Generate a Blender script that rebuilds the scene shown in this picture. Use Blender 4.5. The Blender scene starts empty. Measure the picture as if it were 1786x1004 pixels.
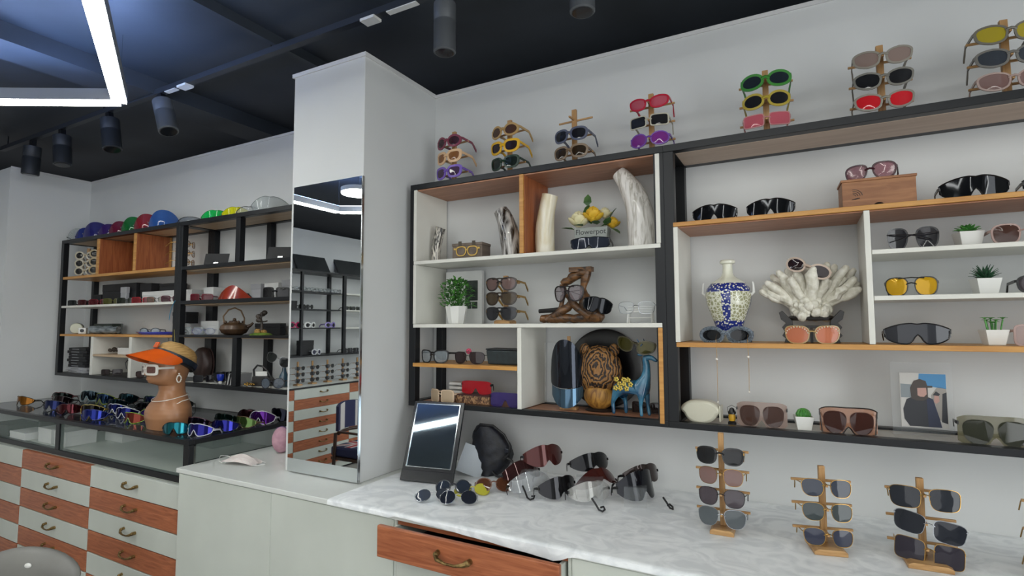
import bpy, math, random
from mathutils import Vector, Matrix, Euler
R = math.radians
rnd = random.Random(7)
scn = bpy.context.scene
C = scn.collection

# ---------------------------------------------------------------- camera, world, lights, exposure
cam_d = bpy.data.cameras.new('camera'); cam = bpy.data.objects.new('camera', cam_d); C.objects.link(cam)
cam_d.sensor_width = 36.0; cam_d.lens = 36.0 * 943.77 / 1786.0; cam_d.clip_start = 0.02
cam.location = (0, 0, 1.5)
_yaw, _pitch, _roll = -0.49536, 0.068916, -0.003018
cam.rotation_euler = (Matrix.Rotation(-_yaw, 3, 'Z') @ Matrix.Rotation(math.pi / 2 + _pitch, 3, 'X') @ Matrix.Rotation(_roll, 3, 'Z')).to_euler()
scn.camera = cam
w = bpy.data.worlds.new('world'); scn.world = w; w.use_nodes = True
w.node_tree.nodes['Background'].inputs[0].default_value = (0.95, 0.97, 1, 1)
w.node_tree.nodes['Background'].inputs[1].default_value = 0.15
scn.view_settings.view_transform = 'Standard'; scn.view_settings.look = 'None'
scn.view_settings.exposure = 0.52; scn.view_settings.gamma = 1.0; scn.view_settings.use_curve_mapping = False

def area(name, loc, size, energy, rot=(0, 0, 0), col=(0.95, 0.98, 1.0)):
    d = bpy.data.lights.new(name, 'AREA'); d.shape = 'RECTANGLE'; d.size, d.size_y = size; d.energy = energy; d.color = col
    o = bpy.data.objects.new(name, d); C.objects.link(o); o.location = loc; o.rotation_euler = rot
    return o
# unseen fill lights added behind and beside the camera to brighten the shop
area('added_front_fill', (1.0, -3.9, 1.4), (5.0, 2.2), 36, (R(90), 0, 0), (0.95, 0.97, 1.0))  # added frontal fill that lifts the shelf interiors
area('added_side_fill', (3.2, -0.6, 1.3), (3.0, 1.8), 52, (0, R(90), 0), (0.94, 0.98, 1.0))  # unseen fill from the right, added to brighten the pillar side
LED = 15.5

# ---------------------------------------------------------------- materials
def lin(c):
    if isinstance(c, str): c = tuple(int(c[i:i + 2], 16) / 255 for i in (0, 2, 4))
    return tuple((x / 12.92 if x <= 0.04045 else ((x + 0.055) / 1.055) ** 2.4) for x in c) + (1.0,)
_m = {}
def newmat(name):
    m = bpy.data.materials.new(name); m.use_nodes = True
    return m, m.node_tree, m.node_tree.nodes['Principled BSDF']
def pm(name, col, rough=0.5, metal=0.0, alpha=1.0, coat=0.0, emit=0.0, trans=0.0, spec=0.5):
    if name in _m: return _m[name]
    m, t, b = newmat(name)
    b.inputs['Base Color'].default_value = lin(col); b.inputs['Roughness'].default_value = rough
    b.inputs['Metallic'].default_value = metal; b.inputs['Alpha'].default_value = alpha
    b.inputs['Coat Weight'].default_value = coat; b.inputs['Transmission Weight'].default_value = trans
    b.inputs['Specular IOR Level'].default_value = spec
    if emit: b.inputs['Emission Color'].default_value = lin(col); b.inputs['Emission Strength'].default_value = emit
    _m[name] = m
    return m
def textured(name, c1, c2, scale=(8, 8, 8), rough=0.5, detail=6, lo=0.35, hi=0.65, bump=0.0, metal=0.0, kind='noise', coat=0.0, dist=0.0, c3=None):
    if name in _m: return _m[name]
    m, t, b = newmat(name); N = t.nodes; L = t.links
    tc = N.new('ShaderNodeTexCoord'); mp = N.new('ShaderNodeMapping'); mp.inputs['Scale'].default_value = scale
    L.new(tc.outputs['Object'], mp.inputs[0])
    if kind == 'noise':
        n = N.new('ShaderNodeTexNoise'); n.inputs['Scale'].default_value = 1; n.inputs['Detail'].default_value = detail
        n.inputs['Distortion'].default_value = dist; out = n.outputs['Fac']
    elif kind == 'wave':
        n = N.new('ShaderNodeTexWave'); n.inputs['Scale'].default_value = 1; n.inputs['Distortion'].default_value = dist or 6; n.inputs['Detail'].default_value = detail; out = n.outputs['Fac']
    else:
        n = N.new('ShaderNodeTexVoronoi'); n.inputs['Scale'].default_value = 1; n.feature = 'DISTANCE_TO_EDGE' if kind == 'cells' else 'F1'; out = n.outputs['Distance']
    L.new(mp.outputs[0], n.inputs['Vector'])
    r = N.new('ShaderNodeValToRGB'); r.color_ramp.elements[0].position = lo; r.color_ramp.elements[1].position = hi
    r.color_ramp.elements[0].color = lin(c1); r.color_ramp.elements[1].color = lin(c2)
    if c3: e = r.color_ramp.elements.new((lo + hi) / 2); e.color = lin(c3)
    L.new(out, r.inputs[0]); L.new(r.outputs[0], b.inputs['Base Color'])
    b.inputs['Roughness'].default_value = rough; b.inputs['Metallic'].default_value = metal; b.inputs['Coat Weight'].default_value = coat
    if bump:
        bp = N.new('ShaderNodeBump'); bp.inputs['Strength'].default_value = bump; bp.inputs['Distance'].default_value = 0.01
        L.new(out, bp.inputs['Height']); L.new(bp.outputs[0], b.inputs['Normal'])
    _m[name] = m
    return m
WALL = textured('wall_paint', 'cfd1d1', 'd6d8d8', (1.5, 1.5, 1.5), 0.75, 3, bump=0.02)
CEIL = textured('dark_ceiling_paint', '2c3136', '363c43', (2, 2, 2), 0.55, 4, bump=0.05)
FLOOR = textured('grey_floor', '6f6d6a', '85827e', (3, 3, 3), 0.35, 6)
BLK = pm('black_steel', '17191d', 0.38, 0.3)
WHT = textured('white_laminate', 'd6d5cd', 'dddcd4', (5, 5, 5), 0.38, 3)
WHTC = textured('cabinet_laminate', 'c0c5bd', 'c8cdc5', (3, 3, 3), 0.42, 3)
OAK = textured('honey_wood', 'b37c3c', 'c9954f', (3, 60, 60), 0.42, 5, dist=1.0)
ORW = textured('orange_wood', '86482a', 'a4623a', (60, 60, 4), 0.45, 6, dist=1.2)
ORWH = textured('orange_wood_underside', '9a6a50', 'b07e62', (4, 60, 60), 0.45, 6, dist=1.2)
CHW = textured('cherry_wood', '8c4c30', 'b8714c', (5, 40, 60), 0.4, 7, lo=0.3, hi=0.7, dist=1.6)
PALE = textured('pale_wood', 'b39a7c', 'c4ab8c', (4, 50, 50), 0.5, 5)
BAMB = textured('bamboo_wood', 'a07646', 'c09866', (70, 70, 7), 0.45, 5, dist=1.0)
BAMBB = textured('bamboo_base', 'a07646', 'c09866', (8, 60, 70), 0.45, 5, dist=1.0)
CTOP = textured('marbled_cover', 'dde1e4', 'f2f5f7', (9, 12, 12), 0.35, 8, lo=0.38, hi=0.6, dist=2.0, bump=0.12)
CTOPW = textured('white_worktop', 'd3d6d2', 'd9dcd8', (5, 5, 5), 0.3, 3)
BRASS = textured('aged_brass', '5c4a2c', '9a8052', (60, 60, 60), 0.4, 4, metal=0.8)
IRON = pm('chrome', 'c8cacc', 0.15, 1.0)
MIRROR = pm('mirror_glass', 'e4e8ea', 0.01, 1.0)
DMIR = pm('tinted_mirror_glass', 'aebfca', 0.03, 1.0)
BEDGE = pm('mirror_bevel', 'dfe6ea', 0.12, 0.9)
PLW = pm('white_plastic', 'e2e2de', 0.35)
PLB = pm('black_plastic', '151517', 0.3)
RUB = pm('black_matte', '121214', 0.6)
CARD = textured('white_card', 'd4d5d4', 'dbdcdb', (9, 9, 9), 0.7, 2)
CARDG = textured('grey_card', '9b9ca0', 'a5a6aa', (9, 9, 9), 0.7, 2)
CARDK = textured('black_card', '141417', '1d1d21', (9, 9, 9), 0.6, 2)
def glass(name, col, alpha, rough=0.02):
    return pm(name, col, rough, 0.0, alpha)
CGL = glass('clear_glass', 'c4d8d0', 0.10)
CACR = glass('clear_acrylic', 'b4babd', 0.09, 0.05)

# ---------------------------------------------------------------- mesh tools
class MB:
    def __init__(s): s.v = []; s.f = []; s.mi = []
    def add(s, vs, fs, mi=0):
        n = len(s.v); s.v += [tuple(v) for v in vs]; s.f += [[i + n for i in f] for f in fs]; s.mi += [mi] * len(fs); return s
    def box(s, x0, x1, y0, y1, z0, z1, mi=0, M=None):
        vs = [Vector((x, y, z)) for x in (x0, x1) for y in (y0, y1) for z in (z0, z1)]
        if M: vs = [M @ v for v in vs]
        return s.add(vs, [(0, 1, 3, 2), (4, 6, 7, 5), (0, 4, 5, 1), (2, 3, 7, 6), (0, 2, 6, 4), (1, 5, 7, 3)], mi)
    def rings(s, rs, closed=False, caps=True, mi=0):
        n = len(rs[0]); vs = [p for r in rs for p in r]; fs = []
        m = len(rs)
        for i in range(m if closed else m - 1):
            a, b = i * n, ((i + 1) % m) * n
            for j in range(n): fs.append((a + j, a + (j + 1) % n, b + (j + 1) % n, b + j))
        if caps and not closed: fs += [list(range(n))[::-1], [(m - 1) * n + j for j in range(n)]]
        return s.add(vs, fs, mi)
    def tube(s, pts, r, n=8, mi=0, closed=False, flat=1.0):
        pts = [Vector(p) for p in pts]; m = len(pts)
        rr = r if isinstance(r, (list, tuple)) else [r] * m
        t = []
        for i in range(m):
            a = pts[i - 1] if (i > 0 or closed) else pts[i]; b = pts[(i + 1) % m] if (i < m - 1 or closed) else pts[i]
            d = b - a; t.append(d.normalized() if d.length > 1e-9 else Vector((0, 0, 1)))
        up = Vector((0, 0, 1)) if abs(t[0].z) < 0.9 else Vector((1, 0, 0))
        nrm = t[0].cross(up).normalized(); rs = []
        for i in range(m):
            nrm = (nrm - t[i] * nrm.dot(t[i]))
            nrm = nrm.normalized() if nrm.length > 1e-6 else t[i].orthogonal().normalized()
            bn = t[i].cross(nrm)
            rs.append([pts[i] + (nrm * math.cos(2 * math.pi * k / n) + bn * math.sin(2 * math.pi * k / n) * flat) * rr[i] for k in range(n)])
        return s.rings(rs, closed, not closed, mi)
    def lathe(s, prof, c=(0, 0, 0), n=24, mi=0, sx=1, sy=1, M=None):
        rs = [[Vector((c[0] + r * math.cos(2 * math.pi * k / n) * sx, c[1] + r * math.sin(2 * math.pi * k / n) * sy, c[2] + z)) for k in range(n)] for r, z in prof]
        if M: rs = [[M @ v for v in r] for r in rs]
        return s.rings(rs, mi=mi)
    def ball(s, c, r, nu=12, nv=8, mi=0, M=None):
        if not isinstance(r, (tuple, list)): r = (r, r, r)
        rs = []
        for i in range(nv + 1):
            a = -math.pi / 2 + math.pi * i / nv; q = max(math.cos(a), 0.02)
            rs.append([Vector((c[0] + r[0] * q * math.cos(2 * math.pi * k / nu), c[1] + r[1] * q * math.sin(2 * math.pi * k / nu), c[2] + r[2] * math.sin(a))) for k in range(nu)])
        if M: rs = [[M @ v for v in q] for q in rs]
        return s.rings(rs, mi=mi)
    def prism(s, poly, y0, y1, mi=0, M=None, f=None):
        # poly in xz, extruded along y; f(x,z) adds curvature in y
        f = f or (lambda x, z: 0.0)
        a = [Vector((x, y0 + f(x, z), z)) for x, z in poly]; b = [Vector((x, y1 + f(x, z), z)) for x, z in poly]
        if M: a = [M @ v for v in a]; b = [M @ v for v in b]
        n = len(a)
        return s.add(a + b, [list(range(n)), [n + i for i in range(n)][::-1]] + [(i, n + i, n + (i + 1) % n, (i + 1) % n) for i in range(n)], mi)
    def slab(s, xs, lo, hi, f, t=0.0015, rows=5, mi=0):
        # curved sheet: columns xs between lo(x) and hi(x), y=f(x,z), thickness t
        m = rows + 1; a = []; b = []
        for x in xs:
            l, h = lo(x), hi(x)
            for j in range(m):
                z = l + (h - l) * j / rows; a.append((x, f(x, z), z)); b.append((x, f(x, z) + t, z))
        n = len(a); fs = []; k = len(xs)
        for i in range(k - 1):
            for j in range(rows):
                p = i * m + j; fs.append((p, p + m, p + m + 1, p + 1)); fs.append((n + p, n + p + 1, n + p + m + 1, n + p + m))
            p = i * m; fs.append((p, n + p, n + p + m, p + m)); p = i * m + rows; fs.append((p, p + m, n + p + m, n + p))
        for j in range(rows):
            fs.append((j, j + 1, n + j + 1, n + j)); p = (k - 1) * m + j; fs.append((p, n + p, n + p + 1, p + 1))
        return s.add(a + b, fs, mi)
    def build(s, name, mat, parent=None, smooth=False, bevel=0, loc=None, rot=None, seg=2):
        me = bpy.data.meshes.new(name); me.from_pydata(s.v, [], s.f)
        mats = mat if isinstance(mat, (list, tuple)) else [mat]
        for q in mats: me.materials.append(q)
        for p, i in zip(me.polygons, s.mi): p.material_index = i
        if smooth:
            me.polygons.foreach_set('use_smooth', [True] * len(me.polygons))
            try: me.set_sharp_from_angle(angle=R(40))
            except Exception: pass
        me.update()
        o = bpy.data.objects.new(name, me); C.objects.link(o)
        if parent: o.parent = parent
        if loc: o.location = loc
        if rot: o.rotation_euler = rot
        if bevel:
            b = o.modifiers.new('bevel', 'BEVEL'); b.width = bevel; b.segments = seg; b.limit_method = 'ANGLE'; b.angle_limit = R(40)
        return o

def tag(o, label=None, cat=None, group=None, kind=None):
    if label: o['label'] = label
    if cat: o['category'] = cat
    if group: o['group'] = group
    if kind: o['kind'] = kind
    return o
def thing(name, label, cat, loc=(0, 0, 0), rot=(0, 0, 0), group=None, scale=1.0):
    o = bpy.data.objects.new(name, None); C.objects.link(o); o.location = loc
    o.rotation_euler = rot if isinstance(rot, (tuple, list, Euler)) else (0, 0, rot); o.scale = (scale,) * 3
    o.empty_display_size = 0.05
    return tag(o, label, cat, group)
def copy_tree(o, parent=None):
    c = o.copy(); C.objects.link(c)
    if parent: c.parent = parent
    for ch in [q for q in list(bpy.data.objects) if q.parent == o]: copy_tree(ch, c)
    return c
def struct(name, mb, mat, **k):
    return tag(mb.build(name, mat, **k), kind='structure')
def bx(name, x0, x1, y0, y1, z0, z1, mat, parent=None, bevel=0.0015):
    cx, cy, cz = (x0 + x1) / 2, (y0 + y1) / 2, (z0 + z1) / 2
    return MB().box(x0 - cx, x1 - cx, y0 - cy, y1 - cy, z0 - cz, z1 - cz).build(name, mat, parent, bevel=bevel, loc=(cx, cy, cz))

# ---------------------------------------------------------------- the room
D = 2.2165; F = 1.97; ZF = -0.20; XL = -5.135
struct('floor', MB().box(-7, 3.4, -4.2, 3.0, ZF - 0.05, ZF), FLOOR)
struct('ceiling', MB().box(-7, 3.4, -4.2, 3.0, 2.95, 3.0), CEIL)
struct('wall_back', MB().box(-5.6, 3.4, D, D + 0.1, ZF, 2.682), WALL)
struct('wall_upper_back', MB().box(-7, 3.4, 2.9, 3.0, 2.5, 2.95), CEIL)
struct('wall_right', MB().box(3.3, 3.4, -4.2, D, ZF, 2.95), WALL)
struct('wall_front', MB().box(-7, 3.4, -4.3, -4.2, ZF, 2.95), WALL)
struct('wall_left', MB().box(-5.5, -5.4, -4.2, 1.70, ZF, 2.69), WALL)
struct('wall_upper_left', MB().box(-7.0, -6.9, -4.2, 3.0, 2.5, 2.95), CEIL)
struct('wall_corner_pier', MB().box(-5.5, XL, 1.70, D, ZF, 2.682), WALL)
struct('wall_pillar', MB().box(-2.09, -1.645, 1.707, D, .8505, 2.682), WALL, bevel=0.002)
# thin white edging strips along the top of the walls
EDG = pm('edge_strip', 'd8d8d8', 0.5)
struct('trim_1', MB().box(-2.10, -1.638, 1.700, 1.712, 2.672, 2.690).box(-1.650, -1.638, 1.712, D - 0.006, 2.672, 2.690), EDG)
struct('trim_2', MB().box(-1.640, 3.3, D - 0.006, D + 0.0, 2.672, 2.688), EDG)
struct('trim_3', MB().box(XL + 0.004, -2.09, D - 0.006, D + 0.0, 2.672, 2.688).box(XL, XL + 0.006, 1.70, D, 2.672, 2.688), EDG)
struct('trim_4', MB().box(-2.3, -2.27, 0.3, D, 2.90, 2.95).box(-3.55, -3.30, -1.5, 2.9, 2.86, 2.95), CEIL)

def hexlamp(cx, cy, z, rad, label, up=0):
    t = thing('linear_ceiling_lamp', label, 'ceiling lamp', (cx, cy, z))
    LEDM = pm('led_diffuser', 'f8f9f2', 0.5, emit=LED)
    HOUS = pm('lamp_housing', '8b9099', 0.5)
    pts = [Vector((rad * math.cos(R(90 + 60 * k)), rad * math.sin(R(90 + 60 * k)), 0)) for k in range(6)]
    for k in range(6):
        a, b = pts[k], pts[(k + 1) % 6]; d = b - a; L = d.length; ang = math.atan2(d.y, d.x); c = (a + b) / 2
        MB().box(-L / 2 + 0.012, L / 2 - 0.012, -0.03, 0.03, -0.004, 0.004).build('diffuser', LEDM, t, loc=c, rot=(0, 0, ang))
        MB().box(-L / 2 + 0.012, L / 2 - 0.012, -0.032, 0.032, 0.0045, 0.06).build('housing', HOUS, t, loc=c, rot=(0, 0, ang))
        MB().box(-L / 2 + 0.012, L / 2 - 0.012, -0.02, 0.02, 0.0605, 0.064).build('added_top_strip', pm('added_up_glow', '9cbcff', 0.5, emit=LED * 2.6) if up else HOUS, t, loc=c, rot=(0, 0, ang))  # added top strip; with up set it glows blue onto the ceiling
        MB().tube([(a.x, a.y, 0.0645), (a.x, a.y, 2.949 - z)], 0.0015, 6).build('suspension_wire', IRON, t)
    return t
hexlamp(-2.94, 0.19, 2.60, 1.18, 'glowing hexagonal lamp at the upper left, two of its white bars meeting in a corner', 1)
hexlamp(-0.35, -0.35, 2.60, 1.10, 'glowing hexagonal linear lamp hanging right above the viewer, caught only in reflections')
hexlamp(2.0, -1.0, 2.60, 1.10, 'hexagonal fill lamp added over the right side of the shop, outside the picture')  # unseen lamp added to raise the light from the right
hexlamp(-.9, -2.9, 2.60, 1.10, 'hexagonal fill lamp added at the back of the shop, outside the picture')  # unseen lamp added behind the camera for more overall light
hexlamp(-3.6, -2.9, 2.60, 1.10, 'hexagonal fill lamp added over the far left back corner, outside the picture')  # another added lamp out of view, there for the light level
rl = thing('round_ceiling_lamp', 'bright round lamp seen only in the top right of the tall pillar mirror', 'ceiling lamp', (-3.55, -0.24, 2.70))
MB().lathe([(0.001, 0), (0.15, 0), (0.15, 0.01), (0.001, 0.01)], n=40).build('diffuser', pm('led_diffuser', 'f8f9f2'), rl)
MB().lathe([(0.001, 0.011), (0.155, 0.011), (0.155, 0.05), (0.001, 0.05)], n=40).build('housing', PLW, rl)
MB().tube([(0, 0, 0.05), (0, 0, 0.249)], 0.003, 6).build('suspension_wire', IRON, rl)

tr = thing('lighting_track', 'thin dark lighting track running along the black ceiling above the shelves', 'lighting track', (-2.4, 1.73, 2.85))
MB().box(-3.0, 3.2, -0.017, 0.017, 0, 0.03).build('rail', pm('track_grey', '3a3e44', 0.4, 0.4), tr)
for xa, xb, wy, zz_ in ((.72, .80, .025, -.012), (-.66, -.58, .025, -.012), (-.80, -.70, .014, -.004), (.86, 1.02, .014, -.004)): MB().box(xa, xb, -wy, wy, zz_, 0).build('connector', PLW, tr)
for x in (-2.9, -1.5, 0.1, 1.6, 3.0): MB().tube([(x, 0, 0.03), (x, 0, 0.099)], 0.004, 6).build('hanger', BLK, tr)
SPOT = pm('spotlight_grey', '30343a', 0.45, 0.2); SPOTW = pm('spotlight_pale', '5c6064', 0.45, 0.2)
for x, tilt, m, lab in ((-1.24, 0, SPOTW, 'grey cylindrical spotlight hanging above the pillar, in the middle of the picture top'),
                     (-0.65, 0, SPOTW, 'grey cylindrical spotlight cut off by the top edge of the picture'),
                     (-3.24, -22, SPOTW, 'tilted grey spotlight right of the lamp corner, second from right over the left shelves'),
                     (-3.82, -14, SPOT, 'tilted dark spotlight just below the corner of the glowing lamp'),
                     (-4.44, -8, SPOT, 'dark spotlight on the track above the left shelves, beside the wall-hiding one'),
                     (-4.88, 4, SPOT, 'black spotlight at the far left whose end covers the top edge of the wall')):
    r = 0.045 if x > -2 else 0.052
    t = thing('spotlight', lab, 'spotlight', (x, 1.73, 2.80), (0, R(tilt), 0), 'cylindrical spotlights on the ceiling track')
    MB().lathe([(r * .9, -0.205), (r, -0.2), (r, -0.08), (r * .96, -0.077), (r * .96, -0.073), (r, -0.07), (r, 0.0), (r * .3, 0.002)], n=28).build('barrel', m, t, smooth=True)
    MB().lathe([(0.001, -0.206), (r * .8, -0.206), (r * .8, -0.2055), (0.001, -0.2055)], n=20).build('lens', pm('spot_lens', '22252a', 0.1), t)
    MB().box(-0.02, 0.02, -0.014, 0.014, 0.0, 0.052).build('bracket', BLK, t)

# ---------------------------------------------------------------- shelving
def shelf_unit(label, x0, x1, fposts, boards, z0=1.138, z1=2.155, y0=F, y1=2.2155, pw=0.036, endposts=(True, True)):
    """x0..x1 steel frame, z0..z1; boards: list of (name, xa, xb, za, zb, mat)"""
    t = thing('display_shelving', label, 'shelf', ((x0 + x1) / 2, y1, z0), 0, 'black steel framed wall shelves')
    t_ = t.location
    def b(n, xa, xb, ya, yb, za, zb, m, bev=0.0015):
        return bx(n, xa - t_.x, xb - t_.x, ya - t_.y, yb - t_.y, za - t_.z, zb - t_.z, m, t, bev)
    p = pw
    for y in ((y0, y0 + p), (y1 - p, y1)):
        b('frame_rail', x0, x1, y[0], y[1], z1 - 0.026, z1, BLK); b('frame_rail', x0, x1, y[0], y[1], z0, z0 + 0.022, BLK)
        for xa in fposts: b('frame_post', xa, xa + p, y[0], y[1], z0 + 0.022, z1 - 0.026, BLK)
    for xa in fposts:
        b('cross_rail', xa, xa + p, y0 + p, y1 - p, z1 - 0.026, z1, BLK); b('cross_rail', xa, xa + p, y0 + p, y1 - p, z0, z0 + 0.022, BLK)
    for n, xa, xb, za, zb, m in boards: b(n, xa, xb, y0 + 0.0, y1 - 0.0, za, zb, m)
    return t, b
bo = 'shelf_board'; dv = 'divider_board'
# left bay
t, b = shelf_unit('black framed wall shelf at the far left with orange wood cubes and a white board', -4.967, -3.437, (-4.967, -3.473),
    [])
e = 0.004
for n, xa, xb, za, zb, m in [(bo, -4.93, -3.474, 1.855, 1.874, OAK), (bo, -4.93, -3.474, 1.640, 1.656, WHT), (bo, -4.93, -3.474, 1.430, 1.446, OAK),
    (dv, -4.452, -4.420, 1.875, 2.128, OAK), (dv, -3.969, -3.940, 1.875, 2.128, OAK), (dv, -4.471, -4.438, 1.161, 1.429, WHT), (dv, -3.971, -3.938, 1.161, 1.429, WHT), (bo, -4.437, -3.972, 1.292, 1.306, PALE)]:
    b(n, xa, xb, F + e, 2.210, za, zb, m)
b('back_board', -4.419, -3.97, 2.195, 2.212, 1.876, 2.12, ORW)
b('side_lining', -4.4195, -4.4155, F + 0.008, 2.19, 1.876, 2.127, ORW)
b('side_lining', -3.9395, -3.9355, F + 0.008, 2.19, 1.876, 2.127, ORW)
b('top_panel', -4.93, -3.475, F + 0.037, 2.18, 2.133, 2.150, PALE)
b('bottom_panel', -4.93, -3.475, F + 0.037, 2.18, 1.145, 1.159, BLK)
# middle bay, right end hidden behind the pillar mirror
t, b = shelf_unit('black steel shelf with open square cells between the orange cubes and the tall mirror', -3.437, -2.095, (-3.437, -2.131), [])
for za, zb in ((1.850, 1.871), (1.636, 1.658), (1.434, 1.448)):
    b(bo, -3.400, -2.132, F, 2.21, za, zb, BLK); b('board_lining', -3.400, -2.132, F + 0.03, 2.18, za - 0.006, za - 0.0002, PALE)
for za, zb in ((1.872, 2.128), (1.161, 1.433)):
    for x in (-2.883, -2.39):
        for y in ((F + 0.001, F + 0.035), (2.175, 2.21)): b('frame_post', x, x + 0.04, y[0], y[1], za, zb, BLK)
b('top_panel', -3.400, -2.132, F + 0.037, 2.178, 2.133, 2.150, PALE)
b('bottom_panel', -3.400, -2.132, F + 0.037, 2.178, 1.145, 1.159, WHT)
# right bay A
t, b = shelf_unit('black framed wall shelf beside the pillar holding the horns, driftwood and deer figure', -1.603, -0.436, (-1.603, -0.472), [])
wl = 0.016
for n, xa, xb, za, zb, m in [('side_board', -1.580, -1.564, 1.796, 2.128, WHT), ('side_board', -0.4655, -0.4495, 1.796, 2.128, WHT), (bo, -1.578, -0.451, 1.780, 1.7955, WHT),
    (bo, -1.578, -0.451, 1.491, 1.507, WHT), ('side_board', -1.580, -1.5645, 1.508, 1.779, WHT), (dv, -1.028, -1.009, 1.7965, 2.128, OAK),
    (dv, -1.040, -1.021, 1.161, 1.490, WHT), (bo, -1.578, -1.041, 1.315, 1.3315, OAK), (dv, -0.4665, -0.4505, 1.150, 1.490, OAK)]:
    b(n, xa, xb, F - 0.003, 2.210, za, zb, m)
b('side_lining', -1.0085, -1.0045, F + 0.004, 2.205, 1.797, 2.127, ORW)
b('top_panel', -1.563, -0.467, F + 0.004, 2.212, 2.1225, 2.1285, ORWH)
b('bottom_panel', -1.563, -0.473, F + 0.037, 2.178, 1.145, 1.157, ORWH)
# right bay B
t, b = shelf_unit('black framed wall shelf at the right holding the vase, coral and photo frame', -0.436, 1.10, (-0.436, 1.064), [])
for n, xa, xb, za, zb, m in [(bo, -0.405, 1.06, 1.851, 1.8665, OAK), (bo, -0.403, 1.06, 1.422, 1.4385, OAK), ('side_board', -0.405, -0.389, 1.4395, 1.850, WHT), (dv, 0.170, 0.186, 1.4395, 1.850, WHT),
    (bo, 0.187, 1.06, 1.713, 1.727, WHT), (bo, 0.187, 1.06, 1.572, 1.586, WHT)]:
    b(n, xa, xb, F - 0.003, 2.210, za, zb, m)
b('board_lining', -0.399, 1.06, F + 0.006, 2.205, 1.8465, 1.8508, ORWH)
b('top_panel', -0.399, 1.06, F + 0.037, 2.178, 2.128, 2.150, textured('beige_panel', 'bba898', 'c8b6a6', (4, 50, 50), .5, 4))
b('bottom_panel', -0.399, 1.06, F + 0.037, 2.178, 1.141, 1.153, pm('pale_panel', 'bcbab4', 0.4))

# ---------------------------------------------------------------- counters
ct = thing('countertop', 'long white countertop under the shelves, partly under a marbled cover', 'countertop', (-1.0, 1.86, 0.82))
bx('white_top', -2.575 + 1.0, -1.6 + 1.0, 1.502 - 1.86, 2.214 - 1.86, 0.009, 0.03, CTOPW, ct, 0.003)
# marbled cover sagging over the open drawer
mb = MB(); xs = [-1.6 + i * (3.0 / 120) for i in range(121)]
def sag(x):
    if x < -1.285 or x > -0.62: return 0.012
    u = (x + 1.285) / 0.665
    return 0.004 + 0.034 * (u ** 1.3) * (1 - max(0, (u - 0.93)) / 0.07 * 0.7)
rs = []
for x in xs:
    w_ = 0.0012 * math.sin(x * 40) + 0.0008 * math.sin(x * 97)
    s_ = sag(x)
    rs.append([(x + 1, 0.354, 0.031), (x + 1, 0.354, 0.033), (x + 1, -0.345, 0.033), (x + 1, -0.357 + w_, 0.031), (x + 1, -0.362 + w_, 0.026), (x + 1, -0.363 + w_, 0.026 - s_), (x + 1, -0.361 + w_, 0.026 - s_), (x + 1, -0.3595 + w_, 0.0285), (x + 1, -0.345, 0.031)])
mb.rings([[Vector(p) for p in r] for r in rs]).build('marbled_cover', CTOP, ct, smooth=True)
bx('core', -1.599 + 1, 2.4, 1.503 - 1.86, 2.214 - 1.86, 0.009, 0.030, CTOPW, ct, 0.0)

def pull(parent, x, y, z, s=1.0, mat=BRASS, ax='x', name='drawer_pull'):
    m = MB(); L = 0.052 * s
    P = [(-L, 0.0, 0.012), (-L, -0.016, 0.010), (-L * .8, -0.024, 0.0), (-L * .3, -0.026, -0.006), (L * .3, -0.026, -0.006), (L * .8, -0.024, 0.0), (L, -0.016, 0.006), (L, 0, 0.006)]
    m.tube(P, [0.0075 * s, 0.007 * s, 0.006 * s, 0.0038 * s, 0.0038 * s, 0.006 * s, 0.0085 * s, 0.008 * s], 8)
    m.ball((-L * .97, -0.014, 0.010), (0.009 * s, 0.009 * s, 0.008 * s), 8, 6); m.ball((L * .97, -0.016, 0.005), (0.011 * s, 0.008 * s, 0.008 * s), 8, 6)
    return m.build(name, mat, parent, smooth=True, loc=(x, y, z), rot=None)

rows = [0.751, 0.638, 0.5255, 0.413, 0.3005, 0.188, 0.0755, -0.037, -0.15]
for ci, (xa, xb, lab) in enumerate(((-3.432, -2.612, 'third chequered drawer cabinet from the left, next to the plain white cupboard'), (-4.254, -3.434, 'second chequered drawer cabinet, with a brown wood drawer at the top'), (-5.076, -4.256, 'chequered drawer cabinet cut off by the left picture edge'))):
    t = thing('drawer_cabinet', lab, 'drawer cabinet', ((xa + xb) / 2, 1.88, ZF), 0, 'chequered drawer cabinets under the glass case')
    w2 = (xb - xa) / 2
    bx('carcass', -w2, w2, -0.31, 0.33, 0.02, 0.955, WHTC, t)
    bx('plinth', -w2, w2, -0.29, 0.33, 0.0, 0.02, BLK, t)
    for r in range(8):
        z1, z0 = rows[r] - ZF, rows[r + 1] - ZF
        brown = (r + ci) % 2 == 1
        d = bx('drawer', -w2 + 0.002, w2 - 0.002, -0.335, -0.311, z0 + 0.002, z1 - 0.002, CHW if brown else WHTC, t, 0.002)
        d['label'] = 'brown wood drawer front' if brown else 'plain white drawer front'
        pull(d, -0.0, -0.012, 0.0)
XC = [-2.559, -1.924, -1.286, -0.621, 0.02, 0.66, 1.3]
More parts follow.
